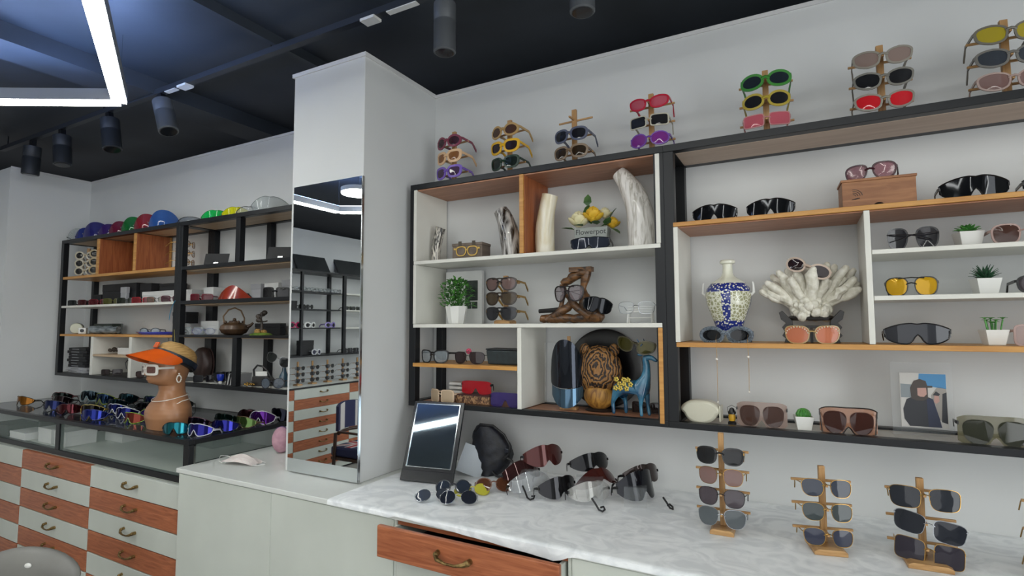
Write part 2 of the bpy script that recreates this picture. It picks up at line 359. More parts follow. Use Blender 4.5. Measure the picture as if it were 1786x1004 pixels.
for i, lab in ((0, 'plain white cupboard below the face mask, left of the mirror pillar'), (1, 'plain white cupboard under the tall mirror, left of the open drawer'), (3, 'plain white cupboard right of the open drawer'), (4, 'plain white cupboard under the bamboo racks, mostly below the picture'), (5, 'plain white cupboard at the bottom right corner')):
    xa, xb = XC[i], XC[i + 1]; w2 = (xb - xa) / 2
    t = thing('base_cabinet', lab, 'cupboard', ((xa + xb) / 2, 1.86, ZF), 0, 'plain white base cupboards')
    bx('carcass', -w2 + .0005, w2 - .0005, -0.335, 0.35, 0.02, 1.028, WHTC, t)
    bx('door', -w2 + 0.001, w2 - 0.001, -0.353, -0.336, 0.02, 1.026, WHTC, t, 0.002)
    bx('plinth', -w2 + .0005, w2 - .0005, -0.30, 0.35, 0, 0.02, BLK, t)
# drawer unit with the open drawer
xa, xb = XC[2], XC[3]; w2 = (xb - xa) / 2
t = thing('drawer_cabinet', 'white drawer cabinet whose top brown drawer is pulled open', 'drawer cabinet', ((xa + xb) / 2, 1.86, ZF))
bx('side_panel', -w2 + .0005, -w2 + 0.012, -0.350, 0.35, 0.02, 1.028, WHTC, t); bx('side_panel', w2 - 0.012, w2 - .0005, -0.350, 0.35, 0.02, 1.028, WHTC, t)
bx('back_panel', -w2 + 0.012, w2 - 0.012, 0.33, 0.35, 0.02, 1.028, WHTC, t); bx('plinth', -w2, w2, -0.3, 0.35, 0, 0.02, BLK, t)
bx('top_rail', -w2 + 0.0125, w2 - 0.0125, -0.345, -0.335, 1.010, 1.028, CHW, t)
zt = 1.036
dr = MB().box(-0.334, 0.334, -0.009, 0.009, -0.052, 0.052).build('drawer', CHW, t, bevel=0.004, loc=(-0.008, -0.418, 0.978))
dr['label'] = 'open brown wood drawer with an antique brass handle'
bx('drawer_side', -0.318, -0.306, 0.010, 0.52, -0.045, 0.030, WHTC, dr); bx('drawer_side', 0.306, 0.318, 0.010, 0.52, -0.045, 0.030, WHTC, dr)
bx('drawer_back', -0.305, 0.305, 0.49, 0.50, -0.045, 0.035, CARDK, dr); bx('drawer_floor', -0.305, 0.305, 0.010, 0.489, -0.045, -0.04, CARDK, dr)
pull(dr, -0.02, -0.009, 0.0, 1.15)
for r in range(7):
    z1 = 0.930 - r * 0.115
    d = bx('drawer', -w2 + 0.014, w2 - 0.014, -0.353, -0.335, z1 - 0.111, z1, WHTC, t, 0.002)
    pull(d, 0.0, -0.009, 0.03 if r == 0 else 0.0, 1.0, BRASS)

# glass display case on the drawers
t = thing('display_case', 'glass display case with black metal edges on top of the chequered drawers', 'display case', (-3.84, 1.89, 0.757))
o = t.location
def cb(n, xa, xb, ya, yb, za, zb, m, bev=0.001): return bx(n, xa - o.x, xb - o.x, ya - o.y, yb - o.y, za - o.z, zb - o.z, m, t, bev)
cb('base_board', -5.08, -2.578, 1.60, 2.212, 0.757, 0.783, WHTC)
cb('front_rail', -5.08, -2.578, 1.56, 1.599, 0.757, 0.786, BLK)
for x in (-5.08, -3.884, -2.622): cb('corner_post', x, x + 0.044, 1.56, 1.585, 0.787, 0.938, BLK)
cb('top_rail', -5.08, -2.578, 1.556, 1.585, 0.939, 0.962, BLK); cb('top_rail', -2.602, -2.578, 1.586, 2.212, 0.939, 0.962, BLK); cb('top_rail', -5.08, -2.603, 2.19, 2.212, 0.939, 0.962, BLK)
cb('side_rail', -2.590, -2.578, 1.60, 2.212, 0.843, 0.850, BLK)
cb('glass_top', -5.08, -2.603, 1.586, 2.189, 0.954, 0.961, pm('smoked_glass', '2a3136', 0.03, 0, 0.62), 0)
cb('front_glass', -3.839, -2.623, 1.568, 1.574, 0.787, 0.938, CGL, 0); cb('front_glass', -5.035, -3.885, 1.568, 1.574, 0.787, 0.938, CGL, 0)
cb('side_glass', -2.588, -2.583, 1.60, 2.205, 0.784, 0.938, CGL, 0)

# tall mirror on the pillar
t = thing('wall_mirror', 'tall frameless mirror covering the front of the white pillar', 'mirror', (-1.85, 1.706, 0.856))
MB().box(-0.21, 0.213, -0.012, 0, 0, 1.284).build('backing', IRON, t)
MB().box(-0.208, 0.211, -0.0145, -0.0125, 0.002, 1.282).build('glass', MIRROR, t)

# ---------------------------------------------------------------- spectacles
def sgnp(v, p): return math.copysign(abs(v) ** p, v)
def outline(style, a, b, n=28):
    """lens outline for the right lens (+x is the outer side)"""
    P = []
    for k in range(n):
        t = 2 * math.pi * k / n; c, s_ = math.cos(t), math.sin(t)
        if style == 'round': x, z = c, s_
        elif style == 'oval': x, z = c, sgnp(s_, .9)
        elif style == 'square': x, z = sgnp(c, .42), sgnp(s_, .42)
        elif style == 'rect': x, z = sgnp(c, .35), sgnp(s_, .35)
        elif style == 'panto': x, z = sgnp(c, .75), sgnp(s_, .75); x *= 1 + 0.10 * z
        elif style == 'aviator': x, z = sgnp(c, .75), sgnp(s_, .8); x = x * (1 + 0.16 * z) + 0.12 * (-z) * 0.3
        elif style == 'drop': x, z = sgnp(c, .8), sgnp(s_, .8); x = x * (1 + 0.2 * z)
        elif style == 'hex': x, z = sgnp(c, .6), sgnp(s_, .55); x *= 1 + 0.08 * z
        elif style == 'cat': x, z = sgnp(c, .7), sgnp(s_, .75); z += 0.22 * max(0, x) ** 2 * (1 if z > 0 else .4); x *= 1 + .08 * z
        elif style == 'angcat': x, z = sgnp(c, .8), sgnp(s_, .62); z = z * (1 - .12 * abs(x)) + 0.18 * x; x *= 1 + .12 * z
        else: x, z = sgnp(c, .5), sgnp(s_, .5)
        P.append((x * a, z * b))
    return P
def fr(c, rough=.25, alpha=1.0, metal=0.0): return pm('frame_%s_%d_%d' % (c, alpha * 100, metal * 10), c, rough, metal, alpha)
def ln(c, alpha=.9, metal=0.0, rough=.04): return pm('lens_%s_%d_%d' % (c, alpha * 100, metal * 10), c, rough, metal, alpha, spec=.4)
GOLD = pm('gold_wire', 'b08a4a', .25, 1.0); SILV = pm('silver_wire', 'a8abb0', .25, 1.0); BWIRE = pm('black_wire', '1a1a1c', .3, .5)

def glasses(label, loc, rz=0.0, style='round', w=.145, h=.048, rim='222222', lens='2a2c30', rt=.004, la=.88, fa=1.0, temples='open', curve=1.0,
            tilt=0.0, roll=0.0, group=None, parent_name='sunglasses', gap=.018, lm=0.0, wire=None, tm=None, th=.004, cat='sunglasses', brow=False, tl=.135, double=False, sc=1.0, drop=None):
    t = thing(parent_name, label, cat, loc, Euler((tilt, roll, rz), 'XYZ').to_quaternion().to_euler(), group, sc)
    fm = wire or fr(rim, .25, fa); lmt = ln(lens, la, lm)
    a = (w - gap) / 4 - rt / 2; b = h / 2 - rt / 2 if not wire else h / 2 - .001
    rr = .0010 if wire else rt
    f = lambda x, z: curve * x * x * 3
    m = MB(); cz = h / 2
    for sd in (1, -1):
        cx = sd * (gap / 2 + a + rt / 2)
        q = outline(style, a, b)
        inn = [(cx + sd * x, cz + z) for x, z in q]; out = [(cx + sd * x * (1 + rr / a), cz + z * (1 + rr / b)) for x, z in q]
        R4 = []
        for (xi, zi), (xo, zo) in zip(inn, out):
            R4.append([Vector((xi, f(xi, 0) - .001, zi)), Vector((xo, f(xo, 0) - .001, zo)), Vector((xo, f(xo, 0) + th - .001, zo)), Vector((xi, f(xi, 0) + th - .001, zi))])
        m.rings(R4, closed=True)
        n = len(inn)
        L = MB(); y = lambda x: f(x, 0)
        vs = [(x, y(x) + .0004, z) for x, z in inn] + [(cx, y(cx) + .0002 - .0015, cz)] + [(x, y(x) + .0018, z) for x, z in inn] + [(cx, y(cx) + .0006, cz)]
        fs = [(i, (i + 1) % n, n) for i in range(n)] + [(n + 1 + (i + 1) % n, n + 1 + i, 2 * n + 1) for i in range(n)]
        L.add(vs, fs).build('lens', lmt, t, smooth=True)
    br = max(rr * .55, .0013); zb = cz + b * .28
    bxw = gap / 2 + (.004 if wire is None else .003)
    m.tube([(-bxw, f(bxw, 0) + .001, zb - .001), (-bxw * .5, -.001, zb + .002), (0, -.0015, zb + .0035), (bxw * .5, -.001, zb + .002), (bxw, f(bxw, 0) + .001, zb - .001)], br * (1.2 if wire is None else 1), 6)
    if brow or double: m.tube([(-gap / 2 - a * .9, f(a, 0), cz + b * .93), (0, -.001, cz + b * 1.02), (gap / 2 + a * .9, f(a, 0), cz + b * .93)], br, 6)
    m.build('frame_front', fm, t, smooth=True)
    xe = gap / 2 + 2 * a + rt / 2 + rr * .6; ye = f(xe, 0) + .001; zh = cz + b * .45
    if style in ('cat', 'angcat'): zh = cz + b * .65
    tmt = tm or fm; hw, hh = (.0012, .0012) if wire else (.0018, .0028 + rt * .25)
    def ribbon(pts, hw, hh):
        rs = []
        for i, p in enumerate(pts):
            k = 1.0 if i < len(pts) - 2 else 1.25
            rs.append([Vector((p[0] + dx * hw * k, p[1], p[2] + dz * hh * k)) for dx, dz in ((-1, -1), (1, -1), (1, 1), (-1, 1))])
        return MB().rings(rs)
    dz = (drop if drop is not None else min(zh - .002, .034))
    for sd in (1, -1):
        if temples == 'open':
            ribbon([(sd * xe, ye - .002, zh), (sd * (xe + .002), ye + .012, zh), (sd * (xe - .002), tl * .72, zh - dz * .12), (sd * (xe - .006), tl * .86, zh - dz * .5), (sd * (xe - .009), tl, zh - dz)], hw, hh).build('temple', tmt, t)
        elif temples == 'folded':
            o_ = .006 if sd > 0 else .0115
            MB().tube([(sd * xe, ye, zh), (sd * (xe - .002), ye + o_, zh), (0, ye + o_ + .002, zh - .004), (-sd * (xe - .02), ye + o_ + .004, zh - dz * .6)], [hh, hh, hh * .9, hh], 6, flat=.45).build('temple', tmt, t)
    return t

def shield(label, loc, rz=0.0, w=.15, h=.055, lens='26272b', la=.85, lm=0.0, rim=None, rimm=None, curve=8.0, notch=.5, style='wrap', group=None, tilt=0.0, temples=True, tm='1a1a1c', cat='sunglasses', name='sunglasses', tl=.12, roll=0.0, patches=None, sc=1.0, top=.25):
    """one-piece wraparound lens"""
    t = thing(name, label, cat, loc, Euler((tilt, roll, rz), 'XYZ').to_quaternion().to_euler(), group, sc)
    n = 24; xs = [(-1 + 2 * i / n) * w / 2 for i in range(n + 1)]
    def hi(x):
        u = abs(x) / (w / 2)
        if style == 'bubble': return h * (.02 + .98 * math.sqrt(max(0, 1 - u ** 2.3)))
        if style == 'flat': return h * (1 - .12 * u ** 6)
        return h * (1 - top * u ** 2.4 - .05 * math.exp(-(u / .13) ** 2))
    def lo(x):
        u = abs(x) / (w / 2)
        nb = notch * h * math.exp(-(u / .16) ** 2)
        if style == 'bubble': return 0.0
        if style == 'flat': return max(nb, h * .12 * u ** 8)
        return nb + h * .35 * u ** 4
    f = lambda x, z: curve * x * x + (0.35 * (z / h) ** 2 * h * .4 if style == 'bubble' else 0)
    L = ln(lens, la, lm)
    MB().slab(xs, lo, lambda x: max(hi(x), lo(x) + .002), f, .0016, 6).build('lens', L, t, smooth=True)
    if rim:
        r = rimm or fr(rim)
        up = [(x, f(x, hi(x)) + .0008, hi(x)) for x in xs]; dn = [(x, f(x, lo(x)) + .0008, lo(x) + .0008) for x in xs[1:-1]]
        MB().tube(up + dn[::-1], .0022, 6, closed=True).build('frame_front', r, t, smooth=True)
    if patches:
        for dx in (-1, 1):
            P = outline('aviator', w * .2, h * .40, 24); 
            MB().prism([(dx * (w * .235 + x), h * .46 + z) for x, z in P], -.0022, -.0006, f=lambda x, z: f(x, z)).build('dark_lens', ln(patches, .9), t)
    if temples:
        xe = w / 2 - .001; ye = f(xe, 0); zh = min(hi(xe), h) * .8 if style != 'bubble' else h * .3
        zh = max(zh, h * .35)
        for sd in (1, -1):
            rs = []
            for (px, py, pz, k) in ((xe, ye - .004, zh, 1.3), (xe + .001, ye + .015, zh, 1.2), (xe - .004, ye + (tl - ye) * .65, zh - .003, .9), (xe - .012, tl, zh - min(.025, zh * .8), .9)):
                rs.append([Vector((sd * (px + dx * .0016), py, pz + dz * .0038 * k)) for dx, dz in ((-1, -1), (1, -1), (1, 1), (-1, 1))])
            MB().rings(rs).build('temple', fr(tm), t)
    return t

# bamboo stand: base, post, cross bars for the temples, pegs for the bridges
def rack(label, loc, rz, tiers, H, bar=.075, group=None, base=(.075, .06), lean=0.0, pw=.010, depth=.05):
    t = thing('eyewear_rack', label, 'eyewear rack', loc, rz, group)
    bw, bd = base
    poly = [(-bw / 2, 0), (bw / 2, 0), (bw / 2, .010), (bw * .38, .016), (-bw * .38, .016), (-bw / 2, .010)]
    MB().prism(poly, -bd * .75, bd * .45).build('base', BAMBB, t, bevel=.0015)
    MB().box(-pw, pw, -.004 - .003, .007, .0165, H).build('post', BAMB, t, bevel=.0015)
    for z in tiers:
        MB().box(-bar, bar, .0075, .0145, z - .0035, z + .0035).build('bar', BAMBB, t, bevel=.001)
        MB().box(-.0035, .0035, -depth, -.0075, z - .004, z + .003).build('nose_peg', BAMBB, t, bevel=.001)
    return t
def on_rack(base, rz, z, label, h=.048, fwd=.0535, **k):
    """a pair of glasses hung on a rack: bridge against the peg's tip, arms over the bar"""
    x = base[0] + math.sin(rz) * fwd; y = base[1] - math.cos(rz) * fwd
    return glasses(label, (x, y, base[2] + z - h * .62), rz + k.pop('dr', 0), h=h, **k)

# racks on top of the right shelves -----------------------------------------
T0 = 2.1555
top = [  # x, rz, post height, tier z (3), [(label, style, kwargs)...], rack label
 (-1.435, -8, .262, (.062, .134, .206), [
   ('round maroon sunglasses, top pair on the leftmost shelf-top rack', 'round', dict(rim='7d3a4c', lens='3a1c24', rt=.010)),
   ('peach cat-eye sunglasses with tan lenses, middle pair on the leftmost shelf-top rack', 'cat', dict(rim='d9b48c', lens='8a5a30', rt=.011, la=.8)),
   ('clear violet sunglasses, lowest pair on the leftmost shelf-top rack', 'cat', dict(rim='8466c8', lens='4a3450', rt=.010, fa=.8))], 'bamboo rack nearest the pillar on top of the shelf'),
 (-1.135, -8, .262, (.062, .134, .206), [
   ('champagne round sunglasses with brown lenses, above the bright yellow pair', 'round', dict(rim='b79662', lens='4a3020', rt=.009, fa=.9)),
   ('bright yellow sunglasses on the shelf-top rack second from the left', 'cat', dict(rim='d8a824', lens='241a20', rt=.010)),
   ('dark green cat-eye sunglasses below the bright yellow pair', 'cat', dict(rim='1c3428', lens='14201c', rt=.008))], 'bamboo rack second from the left on the shelf top, with a yellow pair'),
 (-.825, -4, .250, (.062, .134, .206), [
   None,
   ('clear grey-blue sunglasses with black lenses on the rack with an empty top bar', 'panto', dict(rim='565c72', lens='14161e', rt=.008, fa=.8)),
   ('clear brown sunglasses with dark lenses, lower pair on the rack with an empty top bar', 'panto', dict(rim='85705a', lens='2c2012', rt=.008, fa=.8))], 'bamboo rack with an empty top bar on the shelf top'),
 (-.502, 0, .250, (.060, .131, .202), [
   ('red rectangular sunglasses on top of a rack at the shelf corner', 'angcat', dict(rim='b01c34', lens='b8485c', rt=.006, la=.75, h=.045)),
   ('white-rimmed sunglasses with black lenses under the red rectangular pair', 'rect', dict(rim='b8b4a4', lens='18191c', rt=.004, h=.043)),
   ('purple sunglasses with violet lenses, below the white-rimmed pair', 'oval', dict(rim='6a3f9a', lens='7a2c86', rt=.005, la=.85))], 'bamboo rack on the shelf corner, with red, white and purple pairs'),
 (-.095, 3, .250, (.060, .131, .202), [
   ('clear green sunglasses with dark lenses, top of the rack over the black masks', 'oval', dict(rim='3c8a34', lens='13202a', rt=.009, fa=.8, w=.155)),
   ('clear yellow sunglasses with dark oval lenses, under the green pair', 'oval', dict(rim='b8a438', lens='16171a', rt=.008, fa=.75)),
   ('pink-lensed rectangular sunglasses, under the clear yellow pair', 'rect', dict(rim='c88c8c', lens='c05a68', rt=.003, la=.8, fa=.8, h=.044))], 'bamboo rack with green, yellow and pink pairs on the shelf top'),
 (.245, 4, .255, (.060, .131, .202), [
   ('grey cat-eye sunglasses with pale rose lenses, top of the second rack from the right', 'angcat', dict(rim='8b867c', lens='8c7870', rt=.006, la=.8, w=.155, h=.052)),
   ('grey cat-eye sunglasses with black lenses, middle of the second rack from the right', 'angcat', dict(rim='77756e', lens='17181c', rt=.006, w=.155, h=.052)),
   ('grey cat-eye sunglasses with bright red lenses, just above the black shelf edge', 'angcat', dict(rim='8b867c', lens='c8202a', rt=.006, la=.95, w=.155, h=.052))], 'bamboo rack with red-lensed cat-eye pair at its bottom'),
 (.555, 4, .255, (.060, .131, .202), [
   ('grey cat-eye sunglasses with yellow lenses at the top right corner', 'angcat', dict(rim='6f6b62', lens='a8982c', rt=.006, la=.9, w=.155, h=.054)),
   ('grey cat-eye sunglasses with mirrored dark lenses at the right picture edge', 'angcat', dict(rim='6f6d68', lens='3a4048', rt=.006, w=.155, h=.052)),
   ('clear rose cat-eye sunglasses, lowest of the rack at the right picture edge', 'angcat', dict(rim='b8a098', lens='8a6c68', rt=.005, la=.7, fa=.8, w=.155, h=.052))], 'bamboo rack at the right picture edge, cut off by it')]
for x, dg, H, tz, gl, lab in top:
    rz = R(dg); b0 = (x, 2.085, T0)
    rack(lab, b0, rz, tz, H, .088 if dg > -3 else .078, 'bamboo racks along the shelf top')
    for z, g in zip(tz[::-1], gl):
        if g:
            k = dict(g[2]); k.setdefault('w', .146); k.setdefault('h', .050)
            on_rack(b0, rz, z, g[0], style=g[1], group='coloured sunglasses on the shelf-top racks', dr=R(rnd.uniform(-3, 3)), **k)

# racks on the counter -------------------------------------------------------
K0 = .8536
def crack(label, x, y, dg, tz, H, gl, base=(.075, .075)):
    rz = R(dg); b0 = (x, y, K0)
    rack(label, b0, rz, tz, H, .080, 'bamboo racks on the counter', base=base, pw=.0085)
    for z, g in zip(tz[::-1], gl):
        k = dict(rt=.002, wire=GOLD, curve=.8, tilt=R(-6)); k.update(g[2])
        on_rack(b0, rz, z, g[0], style=g[1], group='metal-framed sunglasses on the counter racks', **k)
crack('tall bamboo rack with four pairs of sunglasses, standing alone on the counter', -.250, 1.862, 2, (.060, .121, .184, .246), .303, [
  ('black-rimmed square sunglasses at the top of the four-pair rack', 'panto', dict(w=.135, h=.050, rim='1c1c1e', wire=None, rt=.004, lens='141518', temples='open', tm=GOLD)),
  ('rose gold sunglasses with pale pink-brown lenses, second from the top on the four-pair rack', 'panto', dict(w=.130, h=.052, lens='7d5f5a', la=.75, dr=R(-5))),
  ('sunglasses with purple-grey lenses and dark rims, third on the four-pair rack', 'panto', dict(w=.135, h=.054, lens='4a4248', la=.85, wire=BWIRE, dr=R(-5))),
  ('silver sunglasses with grey-green lenses, lowest pair on the four-pair rack', 'aviator', dict(w=.138, h=.056, lens='565c60', la=.85, wire=SILV, dr=R(-3)))], (.07, .07))
crack('short bamboo rack with three round-lensed pairs, between its taller neighbours on the counter', .026, 1.862, 14, (.050, .120, .187), .232, [
  ('gold round sunglasses with blue-grey lenses, top of the short rack', 'panto', dict(w=.128, h=.050, lens='3a3f4c', la=.9)),
  ('gold round sunglasses with green-grey lenses, middle of the short rack', 'panto', dict(w=.128, h=.050, lens='3e4648', la=.88)),
  ('gold round sunglasses with dark blue lenses, hung just above the short rack base', 'panto', dict(w=.126, h=.048, lens='34384a', la=.9))], (.085, .09))
crack('bamboo rack with large square sunglasses, near the bottom right corner', .263, 1.885, 4, (.045, .112, .186), .222, [
  ('large rimless square sunglasses with navy lenses, top of the rack near the corner', 'hex', dict(w=.156, h=.058, lens='20242c', la=.94, dr=R(-4))),
  ('silver-edged sunglasses with a bright reflection, sloping down to the right on the corner rack', 'hex', dict(w=.156, h=.056, lens='23262e', la=.94, wire=SILV, dr=R(-14), roll=R(9))),
  ('large sunglasses with purple-brown lenses, lowest on the corner rack', 'square', dict(w=.152, h=.060, lens='2e2a34', la=.92, dr=R(-8), roll=R(5)))], (.10, .10))
crack('bamboo rack cut off by the right picture edge, low on the counter', .560, 1.90, 6, (.046, .117, .188), .232, [
  ('blue-lensed sunglasses at the right edge, top pair of the cut-off rack', 'panto', dict(w=.14, h=.052, lens='2c3040')),
  ('dark-lensed sunglasses at the right edge, middle pair of the cut-off rack', 'panto', dict(w=.14, h=.052, lens='23252c')),
  ('grey-lensed sunglasses at the right edge, lowest pair of the cut-off rack', 'panto', dict(w=.14, h=.052, lens='3c4048'))], (.09, .09))

# ---------------------------------------------------------------- right shelf A
Z1, Z2, Z3, Z4 = 1.7960, 1.5075, 1.3320, 1.1575
def horn(label, base, pts, radii, mat, hollow=True, name='horn'):
    m = MB(); P = [Vector(p) for p in pts]; rs = []; n = 20
    for i, p in enumerate(P):
        tdir = (P[min(i + 1, len(P) - 1)] - P[max(i - 1, 0)]).normalized()
        if i == 0: tdir = Vector((0, 0, 1))
        u = tdir.cross(Vector((0, 1, 0))).normalized(); v = tdir.cross(u)
        rs.append([p + (u * math.cos(2 * math.pi * k / n) + v * math.sin(2 * math.pi * k / n)) * radii[i] * (1 + .03 * math.sin(5 * k + i)) for k in range(n)])
    c = P[-1]; rs.append([c + (q - c) * .8 - (P[-1] - P[-2]).normalized() * .003 for q in rs[-1]]); rs.append([c + (q - c) * .7 - (P[-1] - P[-2]).normalized() * .03 for q in rs[len(P) - 1]])
    o = m.rings(rs).build(name, mat, smooth=True, loc=base)
    return tag(o, label, 'horn', 'horns and tusks on the shelf')
def arc(p0, p1, p2, n=9):
    p0, p1, p2 = map(Vector, (p0, p1, p2))
    return [p0 * (1 - t) ** 2 + p1 * 2 * t * (1 - t) + p2 * t * t for t in [i / n for i in range(n + 1)]]
HB = textured('dark_horn', '15120f', 'd8d2c6', (120, 120, 14), .35, 6, lo=.42, hi=.62, dist=1.5, coat=.3)
HG = textured('grey_horn', '2c241e', 'cfccc8', (30, 30, 7), .18, 5, lo=.38, hi=.62, dist=1.5, coat=.6)
HI = textured('ivory_horn', 'cdbf98', 'e2dccb', (22, 22, 6), .3, 5, lo=.35, hi=.6, dist=.8, coat=.4)
HW = textured('white_tusk', 'aca79c', 'e4e1dc', (70, 70, 7), .35, 7, lo=.36, hi=.52, dist=1.0, coat=.3, bump=.25)
horn('small dark mottled horn in the left corner of the top compartment', (-1.53, 2.07, Z1), arc((0, 0, 0), (0, 0, .09), (.03, 0, .165)), [.022 + .001 * i * .3 for i in range(10)], HB)
horn('shiny grey horn with a dark tip between the wooden box and divider', (-1.125, 2.08, Z1), arc((0, 0, 0), (0, 0, .13), (-.055, 0, .215)), [.042, .044, .045, .045, .044, .043, .041, .039, .036, .032], HG)
horn('creamy ivory horn standing right of the orange divider', (-.955, 2.07, Z1), arc((0, 0, 0), (-.015, 0, .13), (.022, 0, .255)), [.042, .0415, .041, .040, .039, .038, .037, .036, .035, .034], HI)
horn('tallest white tusk, curving left above the yellow flowers', (-.548, 2.085, Z1), arc((0, 0, 0), (.015, 0, .19), (-.088, 0, .312), 12), [.056, .056, .056, .055, .054, .052, .050, .048, .045, .042, .038, .035, .031], HW)
DKW = textured('grey_brown_wood', '5c5046', '73665a', (40, 8, 40), .6, 5)
t = thing('spectacle_box', 'small brown wooden box with golden spectacles on its front', 'box', (-1.325, 2.06, Z1), R(4))
MB().box(-.076, .076, -.035, .045, 0, .062).build('body', DKW, t, bevel=.001)
MB().box(-.078, .078, -.037, .047, .0622, .074).build('lid', DKW, t, bevel=.001)
for sx in (-.035, .035): MB().box(sx - .008, sx + .008, -.039, -.0372, .060, .082).build('hinge', pm('dull_metal', '4e463c', .5, .4), t)
m = MB()
for sd in (1, -1):
    q = outline('panto', .022, .018); R4 = []
    for x, z in q:
        xi, zi = sd * (.029 + x), .037 + z; xo, zo = sd * (.029 + x * 1.2), .037 + z * 1.25
        R4.append([Vector((xi, -.040, zi)), Vector((xo, -.040, zo)), Vector((xo, -.0375, zo)), Vector((xi, -.0375, zi))])
    m.rings(R4, closed=True)
m.box(-.008, .008, -.040, -.0378, .040, .045).box(-.066, -.056, -.04, -.0378, .044, .052).box(.056, .066, -.04, -.0378, .044, .052)
o = m.build('emblem', pm('golden_paint', 'c9a552', .4, .3), t); o['label'] = 'golden spectacles emblem'

def text(s, size, mat, parent, loc, rot, name='lettering', ext=.0004):
    cu = bpy.data.curves.new(name, 'FONT'); cu.body = s; cu.size = size; cu.extrude = ext; cu.align_x = 'CENTER'; cu.materials.append(mat)
    tmp = bpy.data.objects.new(name, cu); C.objects.link(tmp); bpy.context.view_layer.update()
    me = bpy.data.meshes.new_from_object(tmp.evaluated_get(bpy.context.evaluated_depsgraph_get())); me.name = name
    bpy.data.objects.remove(tmp); o = bpy.data.objects.new(name, me); C.objects.link(o); o.parent = parent
    if not me.materials: me.materials.append(mat)
    me.materials[0] = mat; o.location = loc; o.rotation_euler = rot
    return o
INK = pm('dark_ink', '2b2c30', .6)
# flower pot with roses
t = thing('rose_pot', 'grey lettered tin pot holding yellow and cream roses', 'flower pot', (-.765, 2.12, Z1), R(8))
MB().prism([(-.060, 0), (.060, 0), (.070, .105), (-.070, .105)], -.035, .04).build('pot', textured('pale_tin', '8f9490', 'a0a59f', (20, 20, 20), .5), t, bevel=.002)
text('Flowerpot', .030, INK, t, (0, -.0352, .076), (R(90), 0, 0))
def rose(parent, c, r, mat, seed):
    r *= 1.08
    q = random.Random(seed); m = MB()
    for k in range(14):
        a = k * 2.4; rr = r * (.15 + .85 * k / 14); d = Vector((math.cos(a), math.sin(a), 0))
        tiltv = .9 - 1.0 * k / 14
        M = Matrix.Translation(Vector(c) + d * rr * .55 + Vector((0, 0, r * (.35 - .5 * k / 14)))) @ Matrix.Rotation(a, 4, 'Z') @ Matrix.Rotation(R(-8 + 62 * k / 14), 4, 'Y')
        m.ball((0, 0, 0), (r * .12, r * .42, r * .42), 8, 5, M=M)
    m.ball(c, (r * .45, r * .45, r * .5), 10, 6)
    return m.build('rose', mat, parent, smooth=True)
LEAF = textured('leaf_green', '2c4a24', '476a35', (40, 40, 40), .5)
YR = pm('yellow_petals', 'd9ae2e', .6); CR = pm('cream_petals', 'ded6ac', .6)
for i, (c, r, mt) in enumerate([((-.050, -.03, .135), .052, CR), ((.012, -.040, .150), .050, YR), ((.085, .0, .120), .036, YR), ((.050, .015, .165), .036, CR), ((-.012, .02, .165), .030, CR)]): rose(t, c, r, mt, i)
def leaf(m, c, L, w_, az, el):
    M = Matrix.Translation(c) @ Matrix.Rotation(az, 4, 'Z') @ Matrix.Rotation(-el, 4, 'Y')
    pts = [(0, 0, 0), (L * .3, w_, .003), (L * .7, w_ * .8, .001), (L, 0, -.003), (L * .7, -w_ * .8, .001), (L * .3, -w_, .003)]
    m.add([M @ Vector(p) for p in pts] + [M @ Vector((p[0], p[1], p[2] + .0012)) for p in pts], [list(range(6))[::-1], list(range(6, 12))] + [(i, (i + 1) % 6, 6 + (i + 1) % 6, 6 + i) for i in range(6)])
m = MB()
for c, az, el in [((-.01, -.04, .17), 90, 80), ((-.02, 0, .13), 90, 80), ((-.025, -.01, .14), 60, 70), ((.04, -.03, .085), 20, 20), ((.06, -.02, .09), -60, 30), ((-.07, -.02, .08), 200, 10), ((.03, -.05, .09), -90, 10), ((.07, .01, .12), 10, 60), ((-.03, -.04, .09), -120, 0), ((.08, -.01, .08), -30, -30), ((.0, -.02, .10), 120, 40)]:
    leaf(m, Vector(c) + Vector((0, 0, .02)), .055, .017, R(az), R(el))
m.build('leaves', LEAF, t)
shield('dark navy one-piece sunglasses leaning in front of the rose pot', (-.742, 2.015, Z1), R(4), .160, .052, '2a2f3c', .96, .2, rim='1c1e26', curve=2.5, notch=.35, top=.12)

# potted leafy plant, catalogue, rack
t = thing('potted_plant', 'bushy green plant in a white angular pot beside the catalogue', 'plant', (-1.395, 2.05, Z2))
MB().lathe([(.034, 0), (.036, .002), (.052, .080), (.048, .080), (.038, .055), (.001, .055)], n=8).build('pot', PLW, t)
m = MB(); q = random.Random(3)
for k in range(420):
    a = q.uniform(0, 6.28); r_ = q.uniform(0, .074); z = q.uniform(.075, .20); r_ = min(r_, .078 * math.sqrt(max(.05, 1 - ((z - .115) / .085) ** 2)))
    leaf(m, Vector((r_ * math.cos(a), r_ * math.sin(a), z)), q.uniform(.014, .024), .006, a + q.uniform(-.6, .6), q.uniform(-.2, 1.2))
m.build('foliage', textured('bush_green', '1f4a1c', '4c8a34', (60, 60, 60), .55, lo=.4, hi=.6), t)
m = MB()
for k in range(8): a = k * .8; m.tube([(0, 0, .056), (.02 * math.cos(a), .02 * math.sin(a), .11), (.04 * math.cos(a), .04 * math.sin(a), .16)], .0015, 5)
m.build('stems', LEAF, t)
t = thing('catalogue', 'white printed catalogue standing behind the potted plant', 'catalogue', (-1.43, 2.16, Z2))
MB().box(-.102, .102, 0, .022, 0, .252).build('cover', CARD, t, bevel=.001)
MB().box(.010, .080, -.0008, -.0002, .110, .205, 0).box(.012, .044, -.0008, -.0002, .072, .104).box(.048, .078, -.0008, -.0002, .072, .104).build('printed_picture', textured('printed_dark', '1d2224', '3a4440', (30, 30, 30), .5), t)
